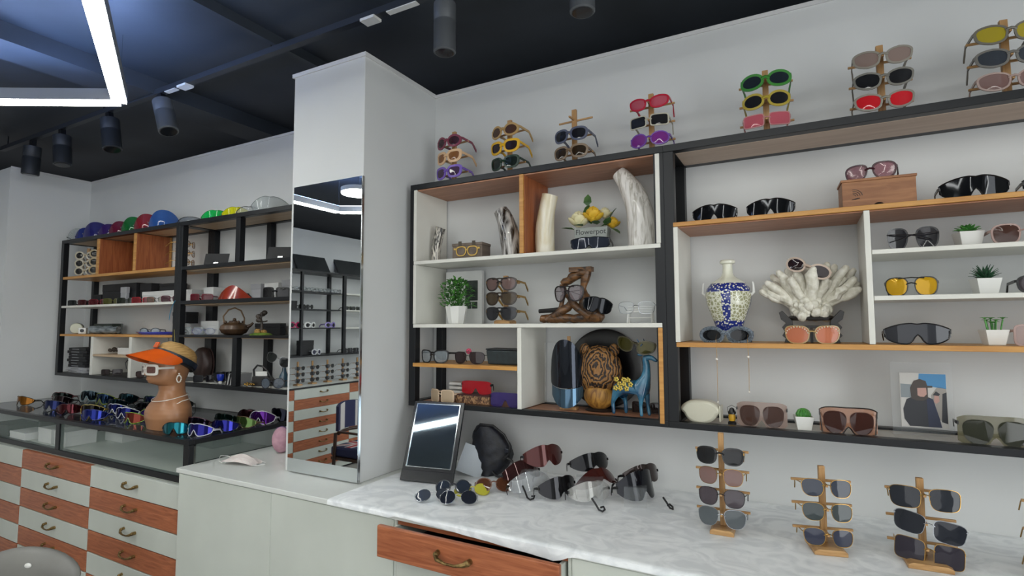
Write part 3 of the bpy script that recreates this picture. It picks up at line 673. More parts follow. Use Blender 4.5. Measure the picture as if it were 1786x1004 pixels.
rz = R(-2); b0 = (-1.160, 2.09, Z2)
rack('small bamboo rack with three teardrop pairs inside the shelf', b0, rz, (.050, .115, .178), .212, .065, base=(.08, .05))
for z, lab, c, rr_ in ((.178, 'brown teardrop sunglasses with rosy lenses, top of the rack inside the shelf', '6a5450', '2c2220'), (.115, 'teardrop sunglasses with olive-brown lenses, middle of the rack inside the shelf', '463a2a', '2c2118'), (.050, 'black teardrop sunglasses with smoke lenses, lowest of the rack inside the shelf', '26272c', '17171a')):
    on_rack(b0, rz, z, lab, style='drop', w=.150, h=.054, rim=rr_, lens=c, rt=.006, la=.85, tm=GOLD, brow=True, curve=.8, group='teardrop sunglasses on the rack inside the shelf')

# driftwood
DRW = textured('driftwood', '24160f', '7d542c', (14, 14, 26), .4, 8, lo=.34, hi=.66, dist=2.0, bump=.4, coat=.25)
t = thing('driftwood_sculpture', 'twisted dark driftwood sculpture with a triangular opening', 'driftwood', (-.845, 2.10, Z2))
m = MB()
def limb(p, r): 
    P = [Vector(v) for v in p]; Q = []; RR = []
    for i in range(len(P) - 1):
        for k in range(4):
            u = k / 4; Q.append(P[i].lerp(P[i + 1], u) + Vector((rnd.uniform(-1, 1), rnd.uniform(-1, 1), rnd.uniform(-1, 1))) * .003); RR.append((r[i] * (1 - u) + r[i + 1] * u) * rnd.uniform(.9, 1.1))
    Q.append(P[-1]); RR.append(r[-1]); m.tube(Q, RR, 10)
limb([(-.150, 0, .020), (-.08, 0, .022), (0, .005, .020), (.12, 0, .024)], [.016, .020, .018, .022])
limb([(-.12, -.01, .016), (-.05, -.005, .05), (.00, 0, .085)], [.014, .018, .018])
limb([(.130, 0, .02), (.09, 0, .045), (.055, 0, .08), (.045, 0, .14), (.062, 0, .220)], [.014, .036, .030, .014, .020])
limb([(.055, 0, .210), (.005, 0, .195), (-.045, 0, .165)], [.020, .020, .016])
m.box(-.012, .085, -.018, .018, .212, .232)
limb([(-.045, -.005, .16), (-.035, -.01, .12), (-.055, -.01, .06)], [.014, .010, .010])
limb([(-.02, -.02, .12), (.03, -.02, .06), (.08, -.01, .03)], [.014, .015, .022])
m.build('branches', DRW, t, smooth=True)
MB().tube([(-.155, -.004, .052), (-.05, -.002, .058), (-.02, 0, .058)], [.010, .012, .008], 6).build('charred_branch', pm('charred_wood', '1c1a19', .7), t)
glasses('black aviator spectacles with a gold bridge hung on the driftwood', (-.835, 2.005, Z2 + .088), R(-14), 'drop', .138, .062, '1c1416', '7d7378', .005, .45, tm=BWIRE, temples='folded', brow=True)
shield('glossy black wraparound sunglasses leaning on the right foot of the driftwood', (-.715, 2.02, Z2 + .040), R(28), .115, .062, '15171c', .97, .5, rim='101014', curve=6, notch=.3, roll=R(12), tl=.07)
# white wire stool with rimless glasses
t = thing('display_stool', 'tiny white slatted stool standing in the right corner of the shelf', 'display stand', (-.556, 2.07, Z2), R(6))
for z, y in ((.044, -.02), (.054, -.002), (.063, .016)): MB().box(-.050, .050, y - .007, y + .007, z - .003, z + .002).build('slat', PLW, t, bevel=.001)
for sx in (-.046, .046):
    for y, zt_ in ((-.024, .0405), (.018, .0595)): MB().tube([(sx, y, 0), (sx * .95, y, zt_)], .003, 8).build('leg', PLW, t)
MB().tube([(-.044, -.0245, .02), (.044, -.0245, .02)], .002, 6).build('crossbar', PLW, t)
glasses('thin rimless spectacles resting on the tiny white stool', (-.556, 2.005, Z2 + .034), R(4), 'hex', .135, .046, 'cccccc', 'c8d0d4', .002, .14, wire=SILV, cat='spectacles', parent_name='spectacles')
# wood board row
glasses('black butterfly spectacles with clear lenses at the left end of the wood board', (-1.492, 2.00, Z3), R(-3), 'cat', .150, .056, '141416', '9aa4aa', .005, .35, cat='spectacles', parent_name='spectacles')
t2 = glasses('dark brown aviator sunglasses with a pink flower on the frame', (-1.302, 2.00, Z3), R(2), 'aviator', .150, .054, '2a1c1c', '2c1e1e', .002, .93, wire=BWIRE, brow=True, tl=.10)
m = MB()
for k in range(7): a = k * .9; m.ball((.002 + .008 * math.cos(a), .006, .056 + .007 * math.sin(a)), (.007, .005, .006), 8, 5)
m.build('flower', pm('pink_flower', 'b8405c', .6), t2, smooth=True)
t = thing('spectacle_case', 'dark green-grey spectacle case at the right end of the wood board', 'spectacle case', (-1.135, 2.07, Z3))
MB().prism([(-.080, 0), (.080, 0), (.085, .060), (-.090, .062)], -.045, .04).build('body', textured('dark_leatherette', '1d2628', '243034', (60, 60, 60), .5), t, bevel=.006)
MB().prism([(-.091, .0625), (.086, .0605), (.084, .067), (-.088, .069)], -.047, .041).build('lid', pm('dark_lid', '1a1e22', .5), t, bevel=.002)
# bottom row
glasses('cream half-rim sunglasses at the bottom left of the shelf', (-1.449, 2.00, Z4), R(-10), 'square', .140, .056, 'cdb69c', 'c4ae92', .004, .75, drop=.03)
t = thing('pale_case', 'white slatted spectacle holder behind the cream sunglasses', 'spectacle case', (-1.415, 2.13, Z4))
for z in (.036, .055, .074): MB().box(-.055, .055, -.03, .03, z - .0065, z + .0065).build('slat', PLW, t, bevel=.003)
for sx in (-.05, .05): MB().box(sx - .004, sx + .004, -.028, .028, 0, .0290).build('foot', PLW, t)
t = thing('patterned_box', 'brown patterned flat box under the red sunglasses', 'box', (-1.292, 2.07, Z4))
MB().box(-.088, .088, -.050, .05, 0, .036).build('body', textured('snakeskin', '3c2018', 'a5805c', (70, 70, 50), .4, 6, lo=.42, hi=.6, dist=1.5), t, bevel=.003)
MB().box(-.090, .090, -.052, .052, .0362, .040).build('lid', pm('wine_lid', '38181c', .4), t, bevel=.001)
shield('red rimless square sunglasses on top of the patterned box', (-1.289, 2.045, Z4 + .0405), 0, .152, .058, 'a81824', .9, .1, curve=1.0, notch=.45, style='flat', tl=.05)
shield('violet rimless square sunglasses left of the white divider', (-1.120, 2.01, Z4), R(2), .145, .060, '40346e', .85, .1, curve=1.0, notch=.5, style='flat', tl=.10)

# lower right cell: plate, tiger carving, face shield, deer
t = thing('round_plate', 'large black round plate leaning on the wall behind the tiger carving', 'plate', (-.745, 2.190, Z4), (R(-3), 0, 0))
MB().lathe([(.001, 0), (.10, .0), (.160, .008), (.163, .012), (.155, .014), (.10, .006), (.001, .006)], n=56, M=Matrix.Translation((0, 0, .163)) @ Matrix.Rotation(R(90), 4, 'X')).build('disc', pm('black_lacquer', '101012', .25), t, smooth=True)
TIG = textured('tiger_stripes', '20120a', '8a6030', (16, 13, 11), .5, 4, lo=.40, hi=.56, kind='wave', dist=11.0, bump=.4)
for n_ in TIG.node_tree.nodes:
    if n_.type == 'TEX_WAVE': n_.wave_type = 'RINGS'; n_.rings_direction = 'SPHERICAL'; n_.inputs['Scale'].default_value = 1.6; n_.inputs['Detail Scale'].default_value = 1.6
    if n_.type == 'MAPPING': n_.inputs['Location'].default_value = (0, .5, -1.9)
t = thing('tiger_carving', 'carved wooden tiger head with dark stripes between the face shield and deer', 'carving', (-.735, 2.10, Z4), R(6))
nu, nv = 44, 36; vs = []
def tig(th, ph):
    x = math.cos(ph) * math.cos(th); y = -math.cos(ph) * math.sin(th); z = math.sin(ph)
    r_ = 1.0
    g = lambda cx, cz, s_: math.exp(-(((x - cx) ** 2 + (z - cz) ** 2) / s_)) * (1 if y < 0 else 0)
    r_ += .25 * g(0, -.12, .05) + .16 * g(0, -.4, .06) + .10 * g(.35, -.35, .05) + .10 * g(-.35, -.35, .05) - .13 * g(.32, .12, .02) - .13 * g(-.32, .12, .02) + .08 * g(.3, .3, .03) + .08 * g(-.3, .3, .03) - .1 * g(0, -.62, .02)
    r_ += .02 * math.sin(11 * th) * math.sin(9 * ph)
    return Vector((x * .092 * r_, y * .050 * r_, z * .105 * r_ + .155))
rs = [[tig(2 * math.pi * k / nu, -math.pi / 2 + math.pi * (i + .5) / nv) for k in range(nu)] for i in range(nv)]
MB().rings(rs).build('head', TIG, t, smooth=True)
for sd in (1, -1): MB().ball((sd * .060, 0, .243), (.022, .012, .026), 12, 8).build('ear', TIG, t, smooth=True)
MB().ball((0, -.012, .062), (.062, .045, .055), 20, 12).build('ruff', textured('pale_ruff', '6a4318', 'b08138', (30, 30, 12), .5, 6, dist=2), t, smooth=True)
MB().lathe([(.05, 0), (.055, .004), (.04, .012), (.001, .013)], n=24, sx=1.1, sy=.8).build('base', pm('dark_wood_base', '1e1410', .5), t)
# transparent face shield / mask on its own stand
t = thing('face_shield', 'tall mirror-finished face shield reflecting white lamps, left of the tiger carving', 'face shield', (-.862, 2.085, Z4), R(8))
n = 24; xs = [(-1 + 2 * i / n) * .070 for i in range(n + 1)]
def ehi(z0_, hh, u): return z0_ + hh * math.sqrt(max(0, 1 - u ** 2.4))
MB().slab(xs, lambda x: .110 - .02 * math.sqrt(max(0, 1 - (x / .07) ** 2)), lambda x: ehi(.13, .155, abs(x) / .0705), lambda x, z: 9 * x * x - .065 - .25 * (z - .12) * .3, .002, 10).build('upper_visor', ln('30343c', .93, .8, .02), t, smooth=True)
MB().slab([x * .93 for x in xs], lambda x: .012 + .05 * (abs(x) / .066) ** 2.5, lambda x: .107 - .02 * math.sqrt(max(0, 1 - (x / .068) ** 2)), lambda x, z: 9 * x * x - .062, .002, 8).build('lower_visor', ln('4a6478', .9, .7, .05), t, smooth=True)
MB().box(-.035, .035, -.02, .02, 0, .011).box(-.006, .006, .0, .012, .0112, .297).build('stand', BAMB, t)
MB().slab([-.105 + .002 * i for i in range(30)], lambda x: .03, lambda x: .27, lambda x, z: 3 * (x + .07) ** 2 - .0, .0015, 8).build('clear_side', CACR, t, smooth=True)
# deer
BLUE = textured('blue_glaze', '123c5c', '3a7894', (16, 16, 16), .22, 4, coat=.5)
def skin(name, nodes, edges, mat, parent, sub=2, loc=None):
    me = bpy.data.meshes.new(name); me.from_pydata([q[:3] for q in nodes], edges, []); me.materials.append(mat)
    o = bpy.data.objects.new(name, me); C.objects.link(o); o.parent = parent
    if loc: o.location = loc
    o.modifiers.new('skin', 'SKIN')
    for i, q in enumerate(nodes):
        d = me.skin_vertices[0].data[i]; r = q[3]; d.radius = (r, r) if not isinstance(r, tuple) else r; d.use_root = (i == 0)
    o.modifiers['skin'].use_smooth_shade = True
    sb = o.modifiers.new('sub', 'SUBSURF'); sb.levels = sub; sb.render_levels = sub
    return o
t = thing('deer_figure', 'blue glazed standing deer figure with golden flowers on its back', 'figurine', (-.590, 2.035, Z4), R(-8))
N = [(0, 0, .105, .028), (.045, 0, .112, .030), (.062, 0, .145, .020), (.066, 0, .185, .014), (.060, 0, .222, .015), (.085, 0, .222, .010), (.108, 0, .208, .006),  # body..neck..head..muzzle
     (-.045, 0, .108, .026), (-.062, 0, .120, .010),
     (.050, -.018, .085, .014), (.047, -.018, .045, .0065), (.050, -.018, .004, .007), (.056, .018, .085, .013), (.060, .018, .045, .0065), (.066, .018, .004, .007),
     (-.052, -.018, .085, .017), (-.066, -.018, .050, .008), (-.062, -.018, .004, .007), (-.042, .018, .085, .015), (-.030, .018, .048, .008), (-.028, .018, .004, .007)]
Eg = [(0, 1), (1, 2), (2, 3), (3, 4), (4, 5), (5, 6), (0, 7), (7, 8), (1, 9), (9, 10), (10, 11), (1, 12), (12, 13), (13, 14), (7, 15), (15, 16), (16, 17), (7, 18), (18, 19), (19, 20)]
skin('body', N, Eg, BLUE, t)
for sd in (1, -1):
    MB().tube([(.055, sd * .008, .232), (.045, sd * .018, .250), (.050, sd * .026, .275), (.042, sd * .030, .290)], [.0035, .003, .0025, .0015], 6).tube([(.047, sd * .022, .258), (.062, sd * .03, .272)], .002, 6).build('antler', BLUE, t, smooth=True)
    MB().ball((.048, sd * .018, .232), (.012, .006, .005), 8, 6).build('ear', BLUE, t, smooth=True)
m = MB(); q = random.Random(4)
for k in range(9):
    c = Vector((-.045 + .015 * (k % 5) + q.uniform(-.003, .003), -.034 + .003 * (k % 3), .105 + .016 * (k % 3)))
    for j in range(5): a = j * 1.257 + k; m.ball(c + Vector((.006 * math.cos(a), 0, .006 * math.sin(a))), (.005, .003, .005), 6, 4)
m.build('golden_flowers', pm('flower_gold', 'b8a24a', .35, .6), t, smooth=True)
glasses('gold-glitter winged sunglasses perched on the antlers of the blue deer', (-.566, 2.000, Z4 + .240), R(-2), 'angcat', .142, .050, '3c3824', '3a3612', .005, .98, temples='folded', roll=R(10), lm=.35)
glasses('dark sunglasses lying folded behind the feet of the blue deer', (-.548, 2.125, Z4), R(0), 'rect', .13, .040, '2a1e1c', '241a1a', .006, .95, temples='folded')

# ---------------------------------------------------------------- right shelf B
Y1, Y2, Y3, Y4, Y5 = 1.8670, 1.4390, 1.5865, 1.7275, 1.1535
shield('smaller glossy black mask sunglasses at the left end of the top wood board', (-.272, 2.02, Y1), R(2), .150, .062, '17191d', .97, .5, rim='121316', curve=3.5, notch=.45, top=.3)
shield('glossy black mask sunglasses, second on the top wood board, left of the wooden box', (-.090, 2.02, Y1), R(2), .150, .062, '181a1e', .97, .5, rim='121316', curve=3.5, notch=.45, top=.3)
shield('widest glossy black mask sunglasses, right of the wooden box', (.455, 2.02, Y1), R(4), .165, .068, '181a1e', .97, .5, rim='121316', curve=3.5, notch=.45, top=.3)
shield('glossy black mask sunglasses cut off by the right picture edge, on the top wood board', (.640, 2.03, Y1), R(2), .150, .060, '181a1e', .97, .5, rim='121316', curve=3.5, notch=.45, top=.3)
BOXW = textured('light_box_wood', '8a5c3c', 'a5734c', (8, 40, 50), .5, 5, dist=1)
t = thing('wooden_box', 'light brown wooden box with a black line emblem, under the maroon sunglasses', 'box', (.215, 2.075, Y1), R(3))
MB().box(-.098, .098, -.050, .05, 0, .088).build('body', BOXW, t, bevel=.001)
MB().box(-.101, .101, -.053, .053, .0882, .096).build('lid', BOXW, t, bevel=.001)
m = MB()
for k in range(4):
    r_ = .007 + .006 * k
    m.tube([(-.068 + r_ * math.cos(a), -.0505, .040 + r_ * math.sin(a) * .9) for a in [R(5 + 10 * j) for j in range(10)]], .0009, 5)
for k in range(3): m.tube([(-.072 + .004 * k, -.0505, .030), (-.056 + .003 * k, -.0505, .034)], .0009, 5)
m.build('emblem', INK, t)
MB().ball((.0, -.052, .006), (.014, .006, .010), 12, 8).build('knob', pm('dark_knob', '1a1414', .3), t, smooth=True)
glasses('maroon open-arm sunglasses with pink lenses lying on top of the wooden box', (.200, 2.05, Y1 + .0965), R(-12), 'aviator', .135, .052, '3a1822', '8a4a58', .005, .6, roll=R(0))

# vase
m_, t_, b_ = newmat('blue_white_porcelain'); N = t_.nodes; L = t_.links
tc = N.new('ShaderNodeTexCoord'); sep = N.new('ShaderNodeSeparateXYZ'); L.new(tc.outputs['Object'], sep.inputs[0])
def mth(op, a, b=None, c=None):
    n = N.new('ShaderNodeMath'); n.operation = op
    for i, v in enumerate((a, b, c)):
        if v is None: continue
        if isinstance(v, (int, float)): n.inputs[i].default_value = v
        else: L.new(v, n.inputs[i])
    return n.outputs[0]
vo = N.new('ShaderNodeTexVoronoi'); vo.feature = 'DISTANCE_TO_EDGE'; vo.inputs['Scale'].default_value = 85; L.new(tc.outputs['Object'], vo.inputs['Vector'])
vc = N.new('ShaderNodeTexVoronoi'); vc.inputs['Scale'].default_value = 120; L.new(tc.outputs['Object'], vc.inputs['Vector'])
ang = mth('ARCTAN2', sep.outputs['X'], mth('MULTIPLY', sep.outputs['Y'], -1.0))
band = mth('MODULO', mth('ADD', ang, 20 * math.pi / 4 + math.pi * 4 + math.pi / 4), math.pi / 2)       # four vertical blue columns
col = mth('LESS_THAN', mth('ABSOLUTE', mth('SUBTRACT', band, math.pi / 4)), .20)
zz = sep.outputs['Z']
top_ = mth('GREATER_THAN', zz, .178); low = mth('LESS_THAN', zz, .075)
blue_zone = mth('MULTIPLY', mth('MINIMUM', mth('ADD', mth('ADD', col, top_), low), 1.0), mth('MULTIPLY', mth('LESS_THAN', zz, .208), mth('GREATER_THAN', zz, .040)))
blue = mth('MULTIPLY', blue_zone, mth('GREATER_THAN', vc.outputs['Distance'], .38))
foot = mth('MULTIPLY', mth('LESS_THAN', zz, .060), mth('GREATER_THAN', zz, .042)); blue = mth('MAXIMUM', blue, mth('MULTIPLY', foot, .8))
lace = mth('MULTIPLY', mth('SUBTRACT', 1.0, blue_zone), mth('MULTIPLY', mth('GREATER_THAN', vo.outputs['Distance'], .11), mth('MULTIPLY', mth('LESS_THAN', zz, .178), mth('GREATER_THAN', zz, .075))))
mx = N.new('ShaderNodeMix'); mx.data_type = 'RGBA'; mx.inputs[6].default_value = lin('dcdccb'); mx.inputs[7].default_value = lin('23307c'); L.new(blue, mx.inputs[0])
mx2 = N.new('ShaderNodeMix'); mx2.data_type = 'RGBA'; mx2.inputs[7].default_value = lin('9c9c78'); L.new(lace, mx2.inputs[0]); L.new(mx.outputs[2], mx2.inputs[6])
L.new(mx2.outputs[2], b_.inputs['Base Color']); b_.inputs['Roughness'].default_value = .15; b_.inputs['Coat Weight'].default_value = .5
t = thing('porcelain_vase', 'blue and white openwork porcelain vase in the large cell', 'vase', (-.240, 2.085, Y2), R(0))
PV = [(.001, 0), (.046, 0), (.047, .004), (.045, .04), (.046, .055), (.060, .095), (.074, .135), (.079, .165), (.074, .190), (.058, .212), (.036, .226), (.024, .234), (.018, .246), (.0165, .270), (.017, .278), (.026, .282), (.0265, .290), (.022, .294), (.012, .292), (.010, .25), (.001, .25)]
MB().lathe(PV, n=48).build('body', m_, t, smooth=True)
for sd in (1, -1): MB().tube([(sd * .074, -.01, .165), (sd * .085, -.012, .175), (sd * .084, -.012, .205), (sd * .082, -.012, .212)], [.005, .005, .0035, .002], 8).build('handle', PLW, t, smooth=True)
FUR = textured('grey_fur', '58626c', '8a96a2', (160, 160, 160), .9, 3, bump=.8)
fg = glasses('fluffy grey fur-framed sunglasses in front of the blue and white vase', (-.243, 1.995, Y2), R(1), 'oval', .165, .050, '59626c', '16181c', .012, .95, tl=.08)
for ch in list(bpy.data.objects):
    if ch.parent == fg and ch.name.startswith('frame_front'):
        ch.data.materials[0] = FUR
m = MB(); q = random.Random(9)
for sd in (1, -1):
    for k in range(220):
        a = q.uniform(0, 6.28); c = Vector((sd * .045 + .031 * math.cos(a), -.004 + q.uniform(0, .006), .025 + .019 * math.sin(a))); d = Vector((math.cos(a) * .6 + q.uniform(-.4, .4), q.uniform(-.9, .3), math.sin(a) * .6 + q.uniform(-.4, .4))).normalized() * .009
        e_ = c + d
        if e_.z < .001: continue
        m.tube([c, e_], [.0016, .0004], 3)
m.build('fur_tufts', FUR, fg)
for x, L_, lab in ((-.2685, .196, 'longer fine gold spectacle chain with a pearl, hanging below the fur sunglasses'), (-.170, .158, 'shorter fine gold spectacle chain, right of the longer one')):
    t = thing('spectacle_chain', lab, 'chain', (x, 1.952, Y2 + .030))
    MB().tube([(0, .036, .0), (0, .010, -.008), (0, 0, -.018), (.002, 0, -L_ * .5), (.001, 0, -L_ - .03)], .0007, 5).build('links', GOLD, t)
    MB().ball((.001, 0, -.085 if x < -.2 else -.075), .0042, 10, 8).build('pearl', pm('pearl', 'e8e2d8', .2, coat=.5), t, smooth=True)
    MB().ball((.001, 0, -L_ - .032), .003, 8, 6).build('end_bead', pm('pearl', 'e8e2d8'), t, smooth=True)

# coral on carved stand
CORAL = textured('white_coral', 'cac6b6', 'e6e3d8', (60, 60, 60), .6, 6, bump=.35)
t = thing('coral', 'large white branching coral mounted on a black carved stand', 'coral', (.018, 2.10, Y2))
CU = .014
m = MB(); q = random.Random(12)
for (ax, az, L_, r_) in [(-64, 0, .165, .013), (-56, 10, .160, .014), (-48, -14, .165, .014), (-38, 12, .150, .016), (-30, -12, .150, .017), (-20, 8, .140, .018), (-12, -16, .125, .018), (-4, 10, .135, .017), (3, -18, .130, .018), (10, 8, .140, .019), (17, -12, .150, .017), (24, 12, .155, .015), (32, -10, .160, .015), (40, 10, .165, .014), (48, -10, .165, .014), (56, 8, .165, .016), (64, -6, .150, .017), (-44, 20, .13, .013), (0, 22, .15, .016), (35, 22, .14, .014), (-70, -10, .12, .011), (20, -24, .11, .015), (-22, -24, .11, .016), (50, -22, .12, .014)]:
    a = R(ax * .94); L_ *= .86 if abs(ax) > 45 else 1.0; b0 = Vector((.040 * math.sin(a), q.uniform(-.02, .02), .105 + CU)); d = Vector((math.sin(a), math.sin(R(az)), math.cos(a) * .80)).normalized()
    pts = []; rr_ = []
    for k in range(7):
        u = k / 6; pts.append(b0 + d * L_ * u + Vector((q.uniform(-1, 1), q.uniform(-1, 1), q.uniform(-1, 1) + .5 * u)) * .004); rr_.append(r_ * (1.0 + .15 * q.uniform(-1, 1)) * (.95 + .15 * u))
    rr_[-1] *= .7
    m.tube(pts, rr_, 9); m.ball(pts[-1], rr_[-1] * .98, 9, 6)
    if q.random() < .7:
        p = pts[3]; s_ = Vector((math.sin(a + q.choice((-.6, .6))), q.uniform(-.4, .3), math.cos(a) * .8)).normalized(); m.tube([p, p + s_ * .03, p + s_ * .055], [r_ * .75, r_ * .7, r_ * .5], 8)
for k in range(60):
    a = q.uniform(0, 6.28); m.ball((.062 * math.cos(a) * q.uniform(.3, 1), .035 * math.sin(a), q.uniform(.085, .140)), q.uniform(.010, .020), 8, 6)
m.build('branches', CORAL, t, smooth=True).scale = (.93, 1, 1)
KST = pm('carved_ebony', '17120f', .35)
m = MB(); m.lathe([(.001, .073), (.075, .075), (.078, .083), (.060, .091), (.001, .092)], n=30, sy=.55)
for sd in (1, -1):
    for yy in (-.030, .026):
        P = [(0, .0), (.016, .0), (.012, .012), (.022, .020), (.014, .032), (.022, .044), (.010, .056), (.024, .066), (.030, .086), (.020, .092), (.008, .080), (-.010, .062), (-.012, .040), (.004, .030), (-.006, .016)]
        m.prism([(sd * (x + .066), z * 1.18) for x, z in P], yy - .004, yy + .004)
m.box(-.055, .055, -.033, -.027, .050, .0575).box(-.004, .004, -.03, -.024, 0, .049).box(-.060, .060, .024, .029, .05, .0575)
m.build('carved_stand', KST, t, bevel=.0008)
g_ = glasses('rhinestone gold cat-eye sunglasses with orange lenses in front of the coral stand', (.019, 1.995, Y2), R(2), 'cat', .152, .056, 'b59a6a', 'c87858', .003, .85, tl=.07, temples='folded')
m = MB()
for sd in (1, -1):
    for k in range(11):
        a = R(15 + k * 15); m.ball((sd * (.0435 - .032 * math.cos(a)), -.003, .027 + .0265 * math.sin(a)), .0026, 6, 5)
m.build('rhinestones', pm('rhinestone', 'e8dcc0', .1, .4), g_, smooth=True)
glasses('cream-framed sunglasses with near-black lenses tilted on top of the coral', (.005, 2.045, Y2 + .228), R(-10), 'oval', .135, .044, 'bca898', '281c1e', .006, .95, roll=R(22), temples='folded')

# small cells on the right
def mini_pot(label, x, y, z, kind, s=1.0):
    t = thing('potted_succulent', label, 'plant', (x, y, z), R(8), None, s)
    MB().rings([[Vector((sx * q * .5 * w_, sy * q * .5 * w_, zz_)) for sx, sy in ((-1, -1), (1, -1), (1, 1), (-1, 1))] for q, w_, zz_ in ((1, .040, 0), (1, .056, .044), (1, .052, .044), (1, .046, .036))]).build('pot', PLW, t, bevel=.002)
    m = MB(); G = textured('succulent_green', '2c6a2c', '5aa048', (50, 50, 50), .45)
    if kind == 'rosette':
        for k in range(26): a = k * 2.4; r_ = .003 + .018 * k / 26; leaf(m, Vector((r_ * math.cos(a) * .5, r_ * math.sin(a) * .5, .042)), .026, .007, a, R(75 - 55 * k / 26))
    elif kind == 'spiky':
        for k in range(34): a = k * 2.4; leaf(m, Vector((.006 * math.cos(a), .006 * math.sin(a), .040)), .044 - .0004 * k, .0035, a, R(82 - 62 * k / 34))
        G = textured('dark_succulent', '1a3c28', '2c5a3a', (50, 50, 50), .5)
    elif kind == 'tree':
        for k in range(9):
            a = k * .7; r_ = .005 + .009 * (k % 3); c = (r_ * math.cos(a), r_ * math.sin(a), .062 + .006 * (k % 3)); m.tube([(c[0] * .7, c[1] * .7, .036), c], .002, 5)
            for j in range(6): leaf(m, Vector(c), .012, .004, j * 1.05 + k, R(35))
    else:
        m.ball((0, 0, .050), (.020, .020, .016), 14, 10)
        for k in range(12): a = k * .52; m.tube([(.006 * math.cos(a), .006 * math.sin(a), .066), (.015 * math.cos(a), .015 * math.sin(a), .061), (.0205 * math.cos(a), .0205 * math.sin(a), .050), (.017 * math.cos(a), .017 * math.sin(a), .040)], .0032, 6)
    m.build('succulent', G, t, smooth=(kind == 'ball'))
    return t
mini_pot('pale green rosette succulent in a white square pot on the upper white board', .443, 2.085, Y4, 'rosette', 1.12)
mini_pot('spiky dark green succulent in a white square pot on the middle white board', .474, 2.075, Y3, 'spiky', 1.08)
mini_pot('small tree-like succulent in a white pot on the wood board', .482, 2.06, Y2, 'tree', 1.0)
mini_pot('round green cactus in a small white pot between two brown shield sunglasses', -.016, 2.065, Y5, 'ball', 1.0)
glasses('flat black sunglasses with smoky lenses, back to front on the upper white board', (.297, 2.03, Y4), R(180 + 2), 'aviator', .125, .066, '26262a', '2a2a2e', .004, .96, temples='folded', gap=.024)
glasses('brown-lensed pink-edged sunglasses at the right picture edge of the upper white board', (.556, 2.03, Y4), R(6), 'panto', .135, .058, 'a88c84', '4a3028', .004, .93)
glasses('black flat-top sunglasses with yellow lenses on the middle white board', (.288, 2.02, Y3), R(-6), 'panto', .128, .056, '1c1c1a', 'c89a10', .003, .93, brow=True, lm=.2)
glasses('dark sunglasses just entering at the right picture edge of the middle white board', (.606, 2.03, Y3), R(2), 'panto', .135, .050, '1c1c1e', '3a3036', .004, .9)
shield('wide matte black mask sunglasses with grey lenses on the wood board beside the tree-like plant', (.296, 2.01, Y2), R(2), .165, .064, '303238', .96, .1, rim='202226', curve=2.5, notch=.45, top=.3)
glasses('pale pink square sunglasses at the right picture edge of the wood board', (.592, 2.02, Y2), R(4), 'square', .14, .058, 'b49a94', 'b49c98', .004, .6)

# bottom row
t = thing('spectacle_case', 'cream oval spectacle case with open flap at the bottom left of the right shelf', 'spectacle case', (-.335, 2.03, Y5), R(-3))
P = [( .070 * math.cos(a) ** 1 if True else 0, .042 + .042 * math.sin(a)) for a in [2 * math.pi * k / 28 for k in range(28)]]
P = [(x * (1.0 if z > .04 else .82), min(z, .082)) for x, z in P]
MB().prism(P, -.030, .028, f=lambda x, z: 2.0 * x * x).build('shell', pm('cream_leather', 'c9c6b4', .35, coat=.3), t, smooth=True, bevel=.010)
MB().box(.064, .068, -.022, .03, .012, .066).build('flap', pm('cream_leather', 'c9c6b4'), t, bevel=.001)
t = thing('toy_lantern', 'tiny black lantern with a yellow light between the cream case and brown sunglasses', 'lantern', (-.236, 2.05, Y5))
MB().lathe([(.001, 0), (.014, 0), (.014, .008), (.010, .012), (.001, .012)], n=20).build('base', PLB, t)
MB().lathe([(.001, .0125), (.010, .0125), (.012, .024), (.010, .036), (.001, .036)], n=20).build('lamp', pm('yellow_plastic', 'c89820', .4), t, smooth=True)
MB().lathe([(.001, .0365), (.013, .0365), (.013, .042), (.006, .056), (.001, .058)], n=20).build('cap', PLB, t)
MB().tube([(-.013, 0, .040), (-.015, 0, .058), (0, 0, .066), (.015, 0, .058), (.013, 0, .040)], .001, 5).build('handle', PLB, t)
GRP = 'tall tinted shield sunglasses in the bottom row'
def big(label, x, y, c1, c2, rim=None, dg=1, w=.155):
    return shield(label, (x, y, Y5), R(dg), w, .086, c1, .58, .0, rim=rim, curve=2.2, notch=.30, style='flat', patches=c2, tl=.12, group=GRP)
big('pale brown shield sunglasses between the tiny lantern and the round cactus', -.140, 2.02, 'a08a80', '4a352f')
big('dark-rimmed brown shield sunglasses right of the round cactus', .108, 2.01, 'a8765a', '3c1e18', 'rim' and '1e1614')
big('olive green shield sunglasses cut off at the right picture edge', .462, 2.01, '6e6a50', '2e3024', None, 1, .165)

# acrylic photo stand
t = thing('photo_stand', 'clear acrylic stand holding a photo of a person in a black cap and jacket', 'photo stand', (.309, 2.09, Y5), R(2))
MB().box(-.078, .078, .0, .003, 0.004, .228).build('back_sheet', CACR, t)
MB().box(-.078, .078, -.055, .03, 0, .0035).build('foot', CACR, t, bevel=.0005)
SKY, SNOW, COAT, SKIN_, HAIR, BLUEC, BUIL, GRYP = (pm(n, c, .4) for n, c in (('photo_sky', '3f7fae'), ('photo_snow', 'b8b6b2'), ('photo_coat', '24262c'), ('photo_skin', 'b08a80'), ('photo_cap', '3c3430'), ('photo_navy', '1f2740'), ('photo_building', '7c8488'), ('photo_grey', '8f8a84')))
m = MB()
def pp(poly, y, mi): m.prism([(x, z) for x, z in poly], y, y + .0003, mi)
m.box(-.056, .062, -.0080, -.0045, .030, .196, 0)
pp([(-.054, .032), (.060, .032), (.060, .194), (-.054, .194)], -.0084, 0)
pp([(-.010, .160), (.060, .150), (.060, .194), (-.006, .194)], -.0088, 1)
